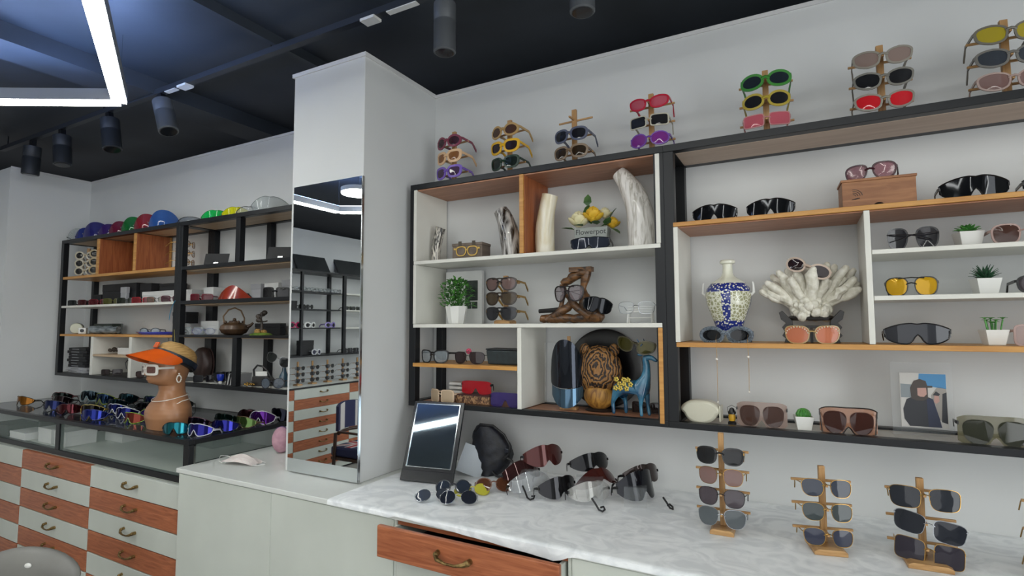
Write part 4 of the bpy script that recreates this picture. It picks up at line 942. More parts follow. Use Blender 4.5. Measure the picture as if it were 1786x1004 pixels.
pp([(-.054, .120), (-.020, .120), (-.020, .160), (-.054, .162)], -.0088, 6)
pp([(.022, .060), (.060, .050), (.060, .150), (.040, .158), (.022, .130)], -.0088, 7)
pp([(.045, .050), (.060, .045), (.060, .140), (.050, .135)], -.0092, 2)
pp([(-.050, .085), (-.040, .115), (-.020, .125), (.005, .128), (.025, .118), (.040, .060), (.045, .033), (-.035, .033), (-.048, .055)], -.0092, 2)
pp([(.010, .120), (.026, .118), (.040, .060), (.045, .033), (.012, .033)], -.0095, 5)
pp([(-.028, .118), (-.030, .150), (-.020, .172), (-.005, .178), (.010, .172), (.014, .155), (.014, .120), (.002, .112), (-.015, .112)], -.0098, 4)
pp([(-.012, .128), (-.012, .152), (.010, .154), (.011, .132), (.004, .124), (-.006, .124)], -.0101, 3)
pp([(-.018, .150), (.026, .153), (.026, .158), (-.018, .157)], -.0104, 4)
pp([(.028, .110), (.030, .130), (.040, .134), (.042, .112), (.034, .104)], -.0092, 3)
pp([(.026, .130), (.034, .142), (.044, .134), (.040, .128)], -.0096, 2)
m.build('photograph', [SNOW, SKY, COAT, SKIN_, HAIR, BLUEC, BUIL, GRYP], t)

# ---------------------------------------------------------------- things on the right counter
t = thing('table_mirror', 'black framed table mirror leaning back beside the pillar', 'mirror', (-1.395, 1.830, K0 + .004), (0, 0, R(10)))
t.scale = (1, 1, 1)
Mt = Matrix.Rotation(R(-22), 4, 'X') @ Matrix.Diagonal((.93, 1, .97, 1))
MB().box(-.128, .128, 0, .012, .045, .345, M=Mt).box(-.128, .128, -.004, .012, .0, .0445, M=Mt).build('frame', pm('black_gloss', '16181e', .2), t, bevel=.001)
MB().box(-.108, .108, -.0025, -.0005, .062, .330, M=Mt).build('glass', DMIR, t)
m = MB()
for a in ((-.112, -.108, .058, .334), (.108, .112, .058, .334)): m.box(a[0], a[1], -.004, -.0003, a[2], a[3], M=Mt)
m.box(-.1075, .1075, -.004, -.0003, .058, .0615, M=Mt).box(-.1075, .1075, -.004, -.0003, .3305, .334, M=Mt).build('bevel_edge', BEDGE, t)
MB().box(-.05, .05, .0125, .0155, .02, .20, M=Matrix.Translation((0, .135, -.004)) @ Matrix.Rotation(R(14), 4, 'X')).build('prop', pm('black_gloss', '16181e'), t)
t = thing('handbag', 'soft black bag with a dark strap slumped behind the table mirror', 'bag', (-1.245, 2.085, K0), R(14))
m = MB(); rs = []
for i in range(13):
    u = i / 12; a_ = .090 * math.sin(math.pi * (.12 + .80 * u)) ** .6; z = .205 * u
    rs.append([Vector((a_ * math.cos(2 * math.pi * k / 24) * (1 + .05 * math.sin(3 * k + i)) + .02 * math.sin(u * 4), .055 * (1 - .45 * u) * math.sin(2 * math.pi * k / 24) * (1 + .08 * math.sin(5 * k + 2 * i)), z)) for k in range(24)])
m.rings(rs).build('body', textured('black_nylon', '0e0f14', '1c1f2a', (30, 30, 30), .55, 5, bump=.3), t, smooth=True)
m = MB(); m.tube([(-.06, -.02, .18), (-.03, -.03, .215), (.03, -.035, .212), (.08, -.035, .175), (.105, -.035, .130), (.100, -.04, .095), (.075, -.04, .07)], .0055, 8)
m.tube([(.080, -.035, .085), (.115, -.04, .070), (.130, -.05, .045), (.125, -.065, .020), (.095, -.075, .007), (.055, -.072, .010), (.035, -.06, .025)], .005, 8)
m.build('strap', pm('black_strap', '121216', .5), t, smooth=True)
MB().box(.085, .105, -.056, -.050, .105, .122).build('buckle', pm('dark_buckle', '2e3038', .3, .7), t, bevel=.002)
t = thing('card', 'white card leaning between the table mirror and the black bag', 'card', (-1.295, 1.985, K0), (R(-24), R(20), R(28)))
MB().box(-.055, .055, 0, .0015, .012, .135).build('sheet', pm('blueish_card', 'b4bcc4', .6), t)
# sunglasses heap in front of the mirror
G5 = 'round sunglasses lying on the counter by the table mirror'
glasses('steel-rimmed round sunglasses with pale grey lenses, nearest the drawer in the heap', (-1.215, 1.640, K0 + .012), R(35), 'round', .135, .048, '3a3f48', '3e4450', .003, .9, wire=SILV, tilt=R(-48), group=G5)
glasses('round sunglasses with blue-black lenses at the middle of the heap', (-1.115, 1.650, K0 + .012), R(28), 'round', .135, .050, '15171c', '20242e', .003, .93, wire=SILV, tilt=R(-40), group=G5)
glasses('round dark blue sunglasses at the back left of the heap, behind the steel-rimmed pair', (-1.195, 1.735, K0 + .015), R(30), 'round', .130, .050, '22262e', '2c3440', .004, .93, tilt=R(-35), group=G5)
glasses('yellow-lensed round sunglasses in the middle of the heap', (-1.130, 1.775, K0 + .008), R(38), 'round', .130, .048, 'b8b040', 'c4c044', .003, .85, tilt=R(-52), group=G5)
glasses('tortoiseshell round sunglasses with brown lenses at the right of the heap', (-1.075, 1.840, K0 + .012), R(34), 'round', .140, .052, '5a3626', '54301e', .004, .88, tilt=R(-35), group=G5)
# acrylic risers with clip-on visors
def riser(label, x, y, dg, w=.10, h=.085):
    t = thing('acrylic_riser', label, 'display riser', (x, y, K0), R(dg), 'clear acrylic risers under the shield sunglasses')
    MB().box(-w / 2, w / 2, -.045, -.042, 0, h - .0032).build('front_sheet', CACR, t); MB().box(-w / 2, w / 2, -.045, .045, h - .003, h).build('top_sheet', CACR, t)
    MB().box(-w / 2, w / 2, .042, .045, 0, h - .0032).build('back_sheet', CACR, t)
    return t
riser('clear acrylic riser under the left group of shield sunglasses', -.935, 1.90, 20)
riser('clear acrylic riser under the middle group of shield sunglasses', -.72, 1.93, 18)
riser('clear acrylic riser with a dark edge under the single right shield', -.565, 1.985, 16, .08, .07)
GV = 'shield sunglasses piled on the acrylic risers'
def vis(label, x, y, z, dg, c, w=.155, h=.075, tilt=-25, la=.9, lm=.35, **k): return shield(label, (x, y, K0 + z), R(dg + 30), w * 1.12, h, c, la, lm, curve=6.0, notch=.28, top=.35, tilt=R(tilt), group=GV, tl=.10, **k)
vis('brown shield at the left end of the pile with a grey tip', -.965, 1.925, .055, 30, '3c2222', tilt=-35)
vis('tallest red-brown shield at the back of the left group', -.905, 1.985, .092, 25, '4a1e1c', .16, .085, -12)
vis('clear shield with white streaks in front of the left group', -.905, 1.862, .030, 22, 'b8bcc0', .16, .075, -30, .35, .2)
vis('striped dark grey shield standing between the left and middle groups', -.800, 1.885, .012, 30, '2c2c2e', .15, .080, -10, .95, .8)
vis('black shield at the back of the middle group', -.735, 2.055, .080, 24, '0f1014', .16, .070, -15)
vis('red-brown shield lying flat at the right of the middle group', -.665, 1.960, .065, 26, '4c201c', .165, .070, -50)
vis('clear shield with pink edge hanging at the front of the middle group', -.680, 1.880, .020, 18, 'c4c4c0', .15, .070, -15, .3, .2)
vis('large black rounded shield of the single right group', -.520, 1.985, .020, 32, '10121a', .165, .105, -14, .97, .3)
vis('grey-tipped brown shield behind the large black rounded shield', -.530, 2.055, .060, 26, '3a302e', .15, .070, -15)
for x, y, lab, rz in ((-.930, 1.840, 'black curled ear hook fallen at the left front of the pile', 0), (-.655, 1.835, 'black curled ear hook lying in front of the middle group', 30), (-.445, 1.965, 'black looped cord hanging from the large black rounded shield', 60)):
    m = MB().tube([(-.022, 0, .048), (-.010, -.004, .030), (.002, -.008, .010), (.014, -.010, .005), (.024, 0, .008), (.022, .012, .014), (.010, .010, .012)], .0035, 8)
    tag(m.build('ear_hook', PLB, smooth=True, loc=(x, y, K0), rot=(0, 0, R(rz))), lab, 'ear hook', 'loose black ear hooks on the counter')

# ---------------------------------------------------------------- worktop left: face mask, pink thing
KL = .850
m = MB(); nx, ny = 14, 8; rs = []
tm_ = thing('face_mask', 'crumpled pinkish white face mask lying on the left worktop', 'face mask', (-2.375, 1.695, KL), R(14))
vs = []; fs = []
for lay in (0, 1):
    for i in range(17):
        for j in range(7):
            u = -1 + 2 * i / 16; v = -1 + 2 * j / 6
            vs.append((u * .085, v * .045 * (1 - .15 * u * u), .0015 + .040 * (1 - u * u) * (1 - .6 * v * v) + .003 * math.sin(j * 2.4) + .012 * max(0, -u - .5) * 2 - lay * .001 + .001))
n = 17 * 7
for i in range(16):
    for j in range(6):
        p = i * 7 + j; fs += [(p, p + 7, p + 8, p + 1), (n + p, n + p + 1, n + p + 8, n + p + 7)]
MB().add(vs, fs).build('mask_sheet', textured('mask_fabric', 'd6c9c6', 'e0dad6', (60, 200, 60), .8, 3), tm_, smooth=True)
for sd in (1, -1): MB().tube([(sd * .082, -.035, .006), (sd * .105, -.03, .014 if sd < 0 else .004), (sd * .125, .0, .03 if sd < 0 else .003), (sd * .105, .03, .022 if sd < 0 else .004), (sd * .082, .035, .006)], .0014, 6).build('ear_loop', PLW, tm_, smooth=True)
t = thing('pink_pouch', 'pink fabric pouch half hidden behind the tall mirror', 'pouch', (-2.395, 1.93, KL), R(20))
MB().ball((0, 0, .066), (.050, .04, .066), 18, 12).build('body', textured('pink_fabric', 'b08494', 'c69caa', (30, 30, 30), .8), t, smooth=True)
MB().tube([(-.03, 0, .122), (0, 0, .132), (.03, 0, .122)], .004, 6).build('tie', pm('purple_tie', '5c4470', .7), t)

# grey stool backrest at the bottom left
t = thing('stool', 'rounded grey chair back with a white button at the bottom left corner', 'chair', (-2.80, 1.06, ZF), R(28))
o = MB().ball((0, 0, .70), (.21, .05, .11), 28, 16).build('backrest', textured('grey_vinyl', '74736f', '7e7d79', (6, 6, 6), .4), t, smooth=True)
MB().ball((.035, -.045, .755), (.014, .006, .010), 12, 8).build('button', PLW, t, smooth=True)
MB().tube([(0, .03, .62), (0, .06, .40)], .02, 10).build('back_support', PLB, t)
MB().lathe([(.001, .36), (.20, .36), (.21, .39), (.19, .42), (.001, .425)], c=(0, .16, 0), n=32).build('seat', textured('grey_vinyl', '74736f', '7e7d79'), t, smooth=True)
MB().lathe([(.001, 0), (.22, 0), (.20, .02), (.03, .03), (.025, .355), (.001, .355)], c=(0, .16, 0), n=28).build('pedestal', IRON, t, smooth=True)
m = MB().tube([(-.13, -.075, .722), (-.05, -.062, .742)], .006, 8)
t2 = thing('hair_clip', 'black clip with a white curled cord hooked over the grey chair back', 'clip', (-2.925, .935, ZF + .0), R(28))
MB().tube([(-.03, -.02, .745), (.02, -.022, .757), (.045, -.02, .765)], [.004, .008, .005], 8).build('handle', PLB, t2, smooth=True)
MB().tube([(.0, -.024, .75), (.018, -.03, .742), (.022, -.03, .70), (.02, -.03, .64)], .004, 8).build('cord', PLW, t2, smooth=True)

# ---------------------------------------------------------------- mannequin bust
BL = Matrix.Translation((-3.02, 1.712, .962)) @ Matrix.Rotation(R(-4), 4, 'Z')
def bw(x, y, z): return tuple(BL @ Vector((x, y, z)))
t = thing('mannequin_bust', 'tan mannequin bust in profile wearing a hat, standing on the glass case', 'mannequin', bw(0, 0, 0), R(-4))
SL = [(0, .136, .088, 0), (.03, .143, .094, 0), (.06, .148, .099, -.003), (.085, .148, .098, -.003), (.105, .144, .093, 0), (.122, .134, .086, .003), (.138, .119, .079, .007), (.153, .101, .072, .010), (.168, .084, .067, .012), (.183, .070, .063, .012), (.20, .061, .061, .012), (.225, .060, .064, .010),
      (.236, .061, .078, -.006), (.248, .064, .090, -.014), (.262, .068, .096, -.013), (.285, .073, .099, -.010), (.31, .077, .102, -.006), (.335, .079, .104, -.002), (.36, .078, .102, .002), (.385, .072, .094, .005), (.405, .058, .076, .006), (.42, .036, .048, .006), (.428, .010, .014, .006)]
def lerp_sl(z):
    for a, b in zip(SL, SL[1:]):
        if a[0] <= z <= b[0]:
            u = (z - a[0]) / (b[0] - a[0]); u = u * u * (3 - 2 * u) * .3 + u * .7
            return [a[i] * (1 - u) + b[i] * u for i in (1, 2, 3)]
    return SL[-1][1:]
rs = []; zs = [.428 * i / 84 for i in range(85)]
for z in zs:
    rx, ry, cy = lerp_sl(z); r = []
    for k in range(56):
        a = 2 * math.pi * k / 56; ca, sa = math.cos(a), math.sin(a)
        ex = 1.0
        bump = 0.0
        if z > .235:
            fa = -math.pi / 2; d = abs((a - 3 * math.pi / 2 + math.pi) % (2 * math.pi) - math.pi)
            G = lambda z0, s_, w_, amp: amp * math.exp(-((z - z0) / s_) ** 2) * math.exp(-(d / w_) ** 2)
            nz = max(0, 1 - abs(z - .288) / .034) if z > .288 else max(0, 1 - abs(z - .288) / .012)
            bump += .021 * nz * math.exp(-(d / .16) ** 2)
            bump += G(.268, .0055, .26, .008) + G(.259, .004, .24, .006) - G(.2635, .0022, .3, .003) + G(.243, .008, .3, .006) + G(.332, .008, .6, .003)
            bump -= .006 * math.exp(-((z - .314) / .010) ** 2) * math.exp(-((d - .38) / .16) ** 2)
            # ears
            de = abs(abs((a - math.pi / 2 + math.pi) % (2 * math.pi) - math.pi) - math.pi / 2)
            bump += .008 * math.exp(-((z - .300) / .018) ** 2) * math.exp(-(de / .10) ** 2)
        r.append(Vector(((rx + bump * .9) * ca, cy + (ry + bump) * sa, z)))
    rs.append(r)
SKN = textured('tan_mannequin', '9a6c4a', 'a87855', (4, 4, 4), .4, 3, coat=.15)
MB().rings(rs).build('body', SKN, t, smooth=True)
TW = Matrix.Translation((0, .016, .352)) @ Matrix.Rotation(R(-29), 4, 'X') @ Matrix.Diagonal((1.05, 1.04, 1.04, 1))
t = thing('straw_hat', 'tan straw hat with a black band on the mannequin head', 'hat', bw(0, 0, .34), R(-4))
t0 = Matrix.Translation((0, 0, -.34))
STR = textured('straw', 'a5804a', 'c29c62', (30, 30, 160), .7, 5, bump=.3)
PR = [(.001, .090), (.030, .088), (.058, .079), (.077, .060), (.086, .034), (.088, .006), (.0865, .004), (.083, .034), (.05, .075), (.001, .085)]
MB().lathe([(r, z) for r, z in PR], n=40, sy=1.18, M=t0 @ TW).build('crown', STR, t, smooth=True)
MB().lathe([(.0885, -.016), (.0925, -.016), (.0920, .016), (.0885, .016)], n=40, sy=1.18, M=t0 @ TW).build('band', pm('black_ribbon', '101014', .5), t, smooth=True)
t = thing('sun_visor', 'orange translucent plastic sun visor strapped around the straw hat', 'visor', bw(0, 0, .34), R(-4))
OR = pm('orange_plastic', 'e05f1c', .15, 0, .93, coat=.4)
vs = []; fs = []; na, nr = 24, 6
for lay in (0, 1):
    for i in range(na + 1):
        a = math.pi + math.pi * i / na; k_ = math.sin(math.pi * i / na)
        for j in range(nr + 1):
            u = j / nr; ext = .100 * k_ ** .7 * u
            x = (.095 + ext * .25) * math.cos(a); y = (.112 + ext) * math.sin(a)
            vs.append(t0 @ TW @ Vector((x, y, (.016 - .85 * ext - .02 * (x / .1) ** 2 * u) - lay * .0015)))
n = (na + 1) * (nr + 1)
for i in range(na):
    for j in range(nr):
        p = i * (nr + 1) + j; fs += [(p, p + 1, p + nr + 2, p + nr + 1), (n + p, n + p + nr + 1, n + p + nr + 2, n + p + 1)]
MB().add(vs, fs).build('brim', OR, t, smooth=True)
MB().lathe([(.0935, -.004), (.0965, -.004), (.0965, .022), (.0935, .022)], n=40, sy=1.18, M=t0 @ TW).build('strap', pm('navy_strap', '16202c', .35), t, smooth=True)
MB().box(-.016, .016, -.122, -.112, .018, .048, M=t0 @ TW).build('clip', OR, t, bevel=.002)
glasses('white-framed sunglasses worn by the mannequin', bw(0, -.124, .291), R(-4), 'rect', .160, .046, 'd8d4cc', '6a4a44', .011, .8, tl=.125, drop=.004)
t = thing('earring', 'oval pearl hoop earring on the mannequin ear', 'earring', bw(.092, .0, .285), R(-4))
m = MB()
for k in range(14): a = 2 * math.pi * k / 14; m.ball((0, .011 * math.sin(a), -.024 + .018 * math.cos(a)), .0038, 8, 6)
m.build('pearls', pm('pearl', 'e8e2d8'), t, smooth=True)
MB().ball((0, 0, .002), .004, 8, 6).build('stud', pm('pearl', 'e8e2d8'), t, smooth=True)
for lab, z0, a_, b_, dz in (('upper thin pearl necklace close around the mannequin neck', .165, .092, .076, -.010), ('lower thin pearl necklace hanging on the mannequin chest', .146, .119, .085, -.040)):
    t = thing('necklace', lab, 'necklace', bw(0, 0, z0), R(-4))
    MB().tube([(a_ * math.cos(a), .006 + (b_ if math.sin(a) > 0 else b_ * 1.12) * math.sin(a), dz * max(0, -math.sin(a)) + .010 * math.sin(a)) for a in [2 * math.pi * k / 40 for k in range(40)]], .0022, 6, closed=True).build('strand', pm('pearl', 'e8e2d8'), t, smooth=True)

# ---------------------------------------------------------------- sports sunglasses on the glass case
ZD = .9625
def dk(c, k=.55): return '%02x%02x%02x' % tuple(int(int(c[i:i + 2], 16) * k) for i in (0, 2, 4))
def sp(label, x, y, c, rim, dg=48, la=.96, lm=.75, w=.145, h=.058, tm=None, z=0.0, tilt=-4, roll=0):
    j = rnd.uniform(-22, 22)
    return shield(label, (x, y, ZD + z), R(dg * .45 + j), w, h, dk(c, .75), la, lm, rim=rim, curve=8.5, notch=.5, top=.42, tilt=R(tilt), tm=tm or rim or '1a1a1c', tl=.12, group='mirrored sports sunglasses on the glass case', roll=R(roll))
S = [('sports sunglasses with a bright turquoise stripe, nearest the front in front of the mannequin', -2.780, 1.600, '1e8a9a', '16181c', 52),
 ('maroon-framed dark sports sunglasses right behind the turquoise pair', -2.860, 1.735, '241c30', '4a2430', 40),
 ('white-framed sports sunglasses with blue mirror lens right of the turquoise pair', -2.655, 1.625, '24248c', 'c8c8d0', 50),
 ('dark green sports sunglasses at the back, behind the blue-mirror pair', -2.830, 1.880, '16302c', '141a18', 36),
 ('black-framed sports sunglasses with indigo lens, between white pair and gold pair', -2.640, 1.752, '2a2c9c', '16161c', 48),
 ('dark red-brown smooth shield sunglasses at the back of the right group', -2.760, 1.985, '3a1a1c', '1c1416', 30),
 ('gold-brown sports sunglasses with a cyan and yellow stripe', -2.655, 1.870, '6a8a4a', '5a4630', 48),
 ('white-framed sports sunglasses with a purple and yellow mirror lens', -2.645, 1.975, '6a2a9a', 'd0d0d4', 46),
 ('small black sports sunglasses at the right end of the glass case', -2.650, 2.090, '1a1c2c', '121216', 44),
 ('orange-lensed black sports sunglasses, leftmost on the glass case', -4.780, 1.70, 'a06418', '2a2018', 52),
 ('black sports sunglasses with red arms, second from the left at the back', -4.800, 1.93, '1a2420', '5a2028', 45),
 ('dark brown sports sunglasses behind the long blue-lensed pair', -4.560, 1.83, '2c1e20', '1e1618', 50),
 ('long navy-lensed sports sunglasses with a silver stripe, at the front left', -4.330, 1.695, '24306a', '181a2a', 56),
 ('grey sports sunglasses with pale cyan frame ends at the back', -4.600, 2.02, '2a3a44', '8aa4a8', 44),
 ('dark red wraparound sports sunglasses near the front left post', -4.030, 1.665, '5a1c24', '3a1418', 52),
 ('black sports sunglasses with yellow-green trim at the back left', -4.330, 1.98, '1e3a5c', '8a9c30', 48),
 ('orange-patched teal sports sunglasses in the middle of the back row', -4.180, 2.06, '143a44', '402018', 46),
 ('teal-lensed black sports sunglasses under the orange-patched pair', -4.030, 1.92, '12303a', '12161a', 50),
 ('yellow and pink framed sports sunglasses beside the dark red pair', -3.880, 1.71, '1e1a14', 'b09a50', 60),
 ('royal blue mirrored sports sunglasses lying at the very front edge', -3.640, 1.615, '1c2c8c', '1e2a70', 48),
 ('white-framed sports sunglasses with blue lens, left one of two white pairs', -3.780, 1.80, '22308c', 'd0d0d4', 46),
 ('white-framed sports sunglasses with navy lens, right one of two white pairs', -3.560, 1.745, '20287c', 'd8d8da', 46),
 ('navy and green sports sunglasses at the back, left of the black cap-shaped pair', -3.880, 2.06, '182a5a', '2c5a2a', 44),
 ('black shield sunglasses at the back right of the left group, beside the mannequin', -3.560, 2.07, '14201e', '101414', 40),
 ('green-trimmed sports sunglasses with silver stripe beside the mannequin', -3.480, 1.93, '10603a', 'b8c0bc', 50),
 ('lime-framed sports sunglasses with purple lens beside the mannequin chest', -3.360, 1.80, '5a2aa0', '9aae3c', 50),
 ('black sports sunglasses with silver stripes between the white pairs and the back row', -3.670, 1.93, '14161c', '1a1a1e', 50),
 ('red-lensed lime sports sunglasses at the front, left of the mannequin', -3.330, 1.665, '8a3a2a', '7a9a34', 50)]
for lab, x, y, c, rim, dg in S: sp(lab, x, y, c, rim, dg, w=.15, h=.062 if y < 1.95 else .075)

# boxes inside the case
def carton(label, x, y, w_, d_, h_, m, z=.784, rz=0, name='carton', cat='box', group=None):
    t = thing(name, label, cat, (x, y, z), R(rz), group)
    MB().box(-w_ / 2, w_ / 2, -d_ / 2, d_ / 2, 0, h_ * .66).build('body', m, t, bevel=.001)
    MB().box(-w_ / 2 - .0015, w_ / 2 + .0015, -d_ / 2 - .0015, d_ / 2 + .0015, h_ * .66 + .0003, h_).build('lid', m, t, bevel=.001)
    return t
CW = 'white cartons inside the glass case'
carton('white carton inside the glass case, left of two side by side behind the front glass', -4.17, 1.70, .17, .16, .088, CARD, group=CW)
carton('white carton inside the glass case, next to the black post', -3.975, 1.70, .15, .16, .088, CARD, group=CW)
carton('white carton standing back inside the glass case, seen right of the black post', -3.83, 1.93, .20, .18, .105, CARD, group=CW)
carton('flat white carton inside the glass case at the left picture edge', -4.46, 1.66, .22, .14, .045, CARD, group=CW)
carton('black flat box stack at the back left inside the glass case', -4.55, 1.95, .5, .25, .11, CARDK, name='black_carton')
carton('wide black box at the back inside the glass case, left of the pale empty area', -3.35, 2.09, .55, .18, .10, CARDK, name='black_carton')
carton('black box under the glass at the left picture edge, on top of nothing else', -4.75, 1.68, .25, .16, .07, CARDK, name='black_carton')

# ---------------------------------------------------------------- things on top of the left shelves
TV = 2.1555
for lab, x, c, w_, h_, al in (('clear grey dome visor at the left end of the shelf top', -4.93, '9aa4a4', .17, .095, .35), ('blue dome visor, second in the row on the shelf top', -4.82, '26347c', .15, .090, .85), ('large blue-purple dome visor, third in the row on the shelf top', -4.67, '2c2c74', .20, .118, .82),
    ('small purple dome visor, left of the maroon one', -4.475, '3a2464', .15, .088, .85), ('maroon dome visor between the purple and green ones', -4.325, '6a1e38', .15, .094, .85), ('green dome visor on the shelf top', -4.155, '1c6a34', .16, .108, .85),
    ('red dome visor between the green and the light blue one', -3.985, '8a2434', .17, .112, .8), ('light blue dome visor, rightmost and largest of the row', -3.785, '2f5ca4', .20, .118, .8)):
    shield(lab, (x, 2.05, TV), R(46), w_, h_ * 1.12, c, al, 0, curve=7.0, style='bubble', group='coloured dome visors on the left shelf top', cat='visor', name='dome_visor', tm='6a6a70')
shield('black wire-rimmed clear goggles lying right of the light blue dome visor', (-3.49, 2.06, TV), R(40), .19, .055, '5a6470', .4, 0, rim='1c1e24', curve=6, style='bubble', cat='goggles', name='goggles')
shield('bright green tinted goggles on the left shelf top', (-3.22, 2.06, TV), R(42), .19, .070, '18b050', .95, 0, rim='1a9048', curve=6, notch=.15, top=.55, cat='goggles', name='goggles')
shield('bright yellow tinted goggles beside the green goggles', (-3.02, 2.06, TV), R(42), .18, .068, 'c8c81c', .93, 0, rim='a8a820', curve=6, notch=.15, top=.55, cat='goggles', name='goggles')
shield('clear goggles with a black edge right of the yellow goggles', (-2.885, 2.05, TV), R(42), .15, .055, 'b0b4b0', .35, 0, rim='2a2c2c', curve=6, notch=.15, top=.55, cat='goggles', name='goggles')
shield('large clear plastic goggles nearest the tall mirror on the shelf top', (-2.70, 2.05, TV), R(42), .22, .095, 'a8b0b0', .45, 0, rim='8a9090', curve=5, notch=.12, top=.5, cat='goggles', name='goggles')

# racks in the top left cells
for (x, dg, lab, gls) in ((-4.83, 44, 'bamboo rack crowded with white round sunglasses in the top left cell', ('white round sunglasses, top of the crowded rack in the top left cell', 'white round sunglasses, middle of the crowded rack in the top left cell', 'white round sunglasses, lowest of the crowded rack in the top left cell')),
                     (-4.62, 50, 'second bamboo rack in the top left cell, touching the orange divider', ('cream round sunglasses, top pair next to the orange divider', 'cream round sunglasses, middle pair next to the orange divider', 'cream round sunglasses, lowest pair next to the orange divider'))):
    b0 = (x, 2.09, 1.8745); rack(lab, b0, R(dg), (.05, .11, .17), .225, .06, base=(.06, .05))
    for z, g in zip((.17, .11, .05), gls): on_rack(b0, R(dg), z, g, style='round', w=.135, h=.055, rim='b8b09c' if 'white' in g else 'a89878', lens='2a2a2a', rt=.010, la=.9, group='pale round sunglasses in the top left cell')
b0 = (-3.60, 2.09, 1.8745); rack('yellowish bamboo rack with clear glasses in the orange wood cell', b0, R(120), (.05, .11, .17), .225, .06, base=(.07, .06))
for z, g in ((.17, 'top'), (.11, 'middle'), (.05, 'lowest')): on_rack(b0, R(120), z, 'thin wire spectacles, %s pair on the yellowish rack in the orange cell' % g, style='round', w=.13, h=.045, wire=GOLD, lens='a08070', la=.3, cat='spectacles', parent_name='spectacles', group='wire spectacles in the orange cell')
for x, lab in ((-3.235, 'black leaning sign with a small silver logo, left one in the open steel cells'), (-2.640, 'black leaning sign with a small silver logo, right one nearest the tall mirror')):
    t = thing('display_sign', lab, 'sign', (x, 2.08, 1.872), R(28), 'black signs in the open steel cells')
    Ms = Matrix.Rotation(R(-16), 4, 'X')
    MB().box(-.075, .075, 0, .004, .001, .088, M=Ms).build('panel', RUB, t); MB().box(-.075, .075, 0, .055, .0, .003).build('foot', RUB, t)
    MB().box(-.014, .014, -.0008, -.0001, .020, .030, M=Ms).build('logo', IRON, t)

# second row: white board z 1.656
W2 = 1.6565
def row(label, x, z, style, c, rim, dg=35, y=2.04, **k):
    return glasses(label, (x, y, z), R(dg), style, k.pop('w', .135), k.pop('h', .042), rim, c, k.pop('rt', .004), k.pop('la', .9), **k)
GR = 'glasses in a row on the white board of the left shelf'
row('black rectangular glasses at the left end of the white board', -4.85, W2, 'rect', '1c1e20', '18181a', 40, group=GR)
row('dark red glasses, second on the white board', -4.70, W2, 'rect', '3c1418', '4a141c', 38, group=GR)
row('crimson glasses, third on the white board beside the dark red ones', -4.53, W2, 'rect', '4a1018', '6a1824', 38, group=GR)
row('olive glasses at the middle of the white board', -4.34, W2, 'rect', '4a4a20', '54542a', 38, group=GR)
row('black-green glasses beside the olive ones', -4.16, W2, 'rect', '20261e', '1e241c', 36, group=GR)
row('bright red glasses on the white board', -3.97, W2, 'rect', '6a1a20', '9a2028', 36, group=GR)
row('thin black wire glasses right of the bright red ones', -3.79, W2, 'hex', '6a6858', '20201e', 36, group=GR, la=.35, wire=BWIRE)
row('thin maroon glasses at the right end of the white board', -3.62, W2, 'hex', '4a2030', '4c1c2c', 36, group=GR, la=.6)
carton('long black case at the back of the white board', -4.40, 2.150, .46, .09, .155, CARDK, z=W2, name='spectacle_case', cat='case')
carton('grey card box standing on edge in front of the long black case', -4.275, 2.085, .075, .02, .125, CARDG, z=W2, name='card_box')
carton('white low box at the back of the white board', -3.80, 2.150, .58, .09, .085, CARD, z=W2)
carton('black case lying on the white low box', -3.80, 2.150, .20, .07, .050, CARDK, z=W2 + .0855, name='spectacle_case', cat='case')
carton('small black case at the back beside the black-green glasses', -4.06, 2.150, .14, .08, .145, CARDK, z=W2, name='spectacle_case', cat='case')
carton('small dark box behind the dark red glasses', -4.72, 2.150, .12, .08, .085, CARDK, z=W2, name='spectacle_case', cat='case')
# second row in the steel bay z 1.658
W2b = 1.6585
row('dark red glasses behind the steel post of the middle bay', -3.31, W2b, 'rect', '5a1a24', '6a1c2c', 30)
carton('white box beside the steel post in the middle bay', -3.34, 2.15, .10, .08, .09, CARD, z=W2b)
t = thing('sun_visor', 'red-orange peaked sun visor on the black board of the middle bay', 'visor', (-3.02, 2.06, W2b), R(20))
MB().slab([(-1 + 2 * i / 20) * .115 for i in range(21)], lambda x: .0, lambda x: .085 * (1 - (abs(x) / .118) ** 1.6) + .003, lambda x, z: 5 * x * x - .05 + z * .5, .002, 6).build('peak', pm('red_orange_plastic', '943624', .15, 0, .9, coat=.4), t, smooth=True)
MB().tube([(-.10, .02, .012), (-.06, .06, .03), (0, .075, .035), (.06, .06, .03), (.10, .02, .012)], .007, 8, flat=1.6).build('strap', PLB, t, smooth=True)
carton('grey carton behind the red-orange visor', -2.90, 2.15, .09, .05, .095, CARDG, z=W2b, name='card_box')
row('chunky black square sunglasses near the tall mirror on the middle board', -2.62, W2b, 'square', '1c1c1e', '131315', 25, w=.15, h=.058, rt=.007)
carton('white upright box behind the chunky black sunglasses', -2.76, 2.155, .12, .06, .095, CARD, z=W2b)
carton('grey upright box behind the arms of the chunky black sunglasses', -2.62, 2.155, .10, .06, .11, CARDG, z=W2b, name='card_box')
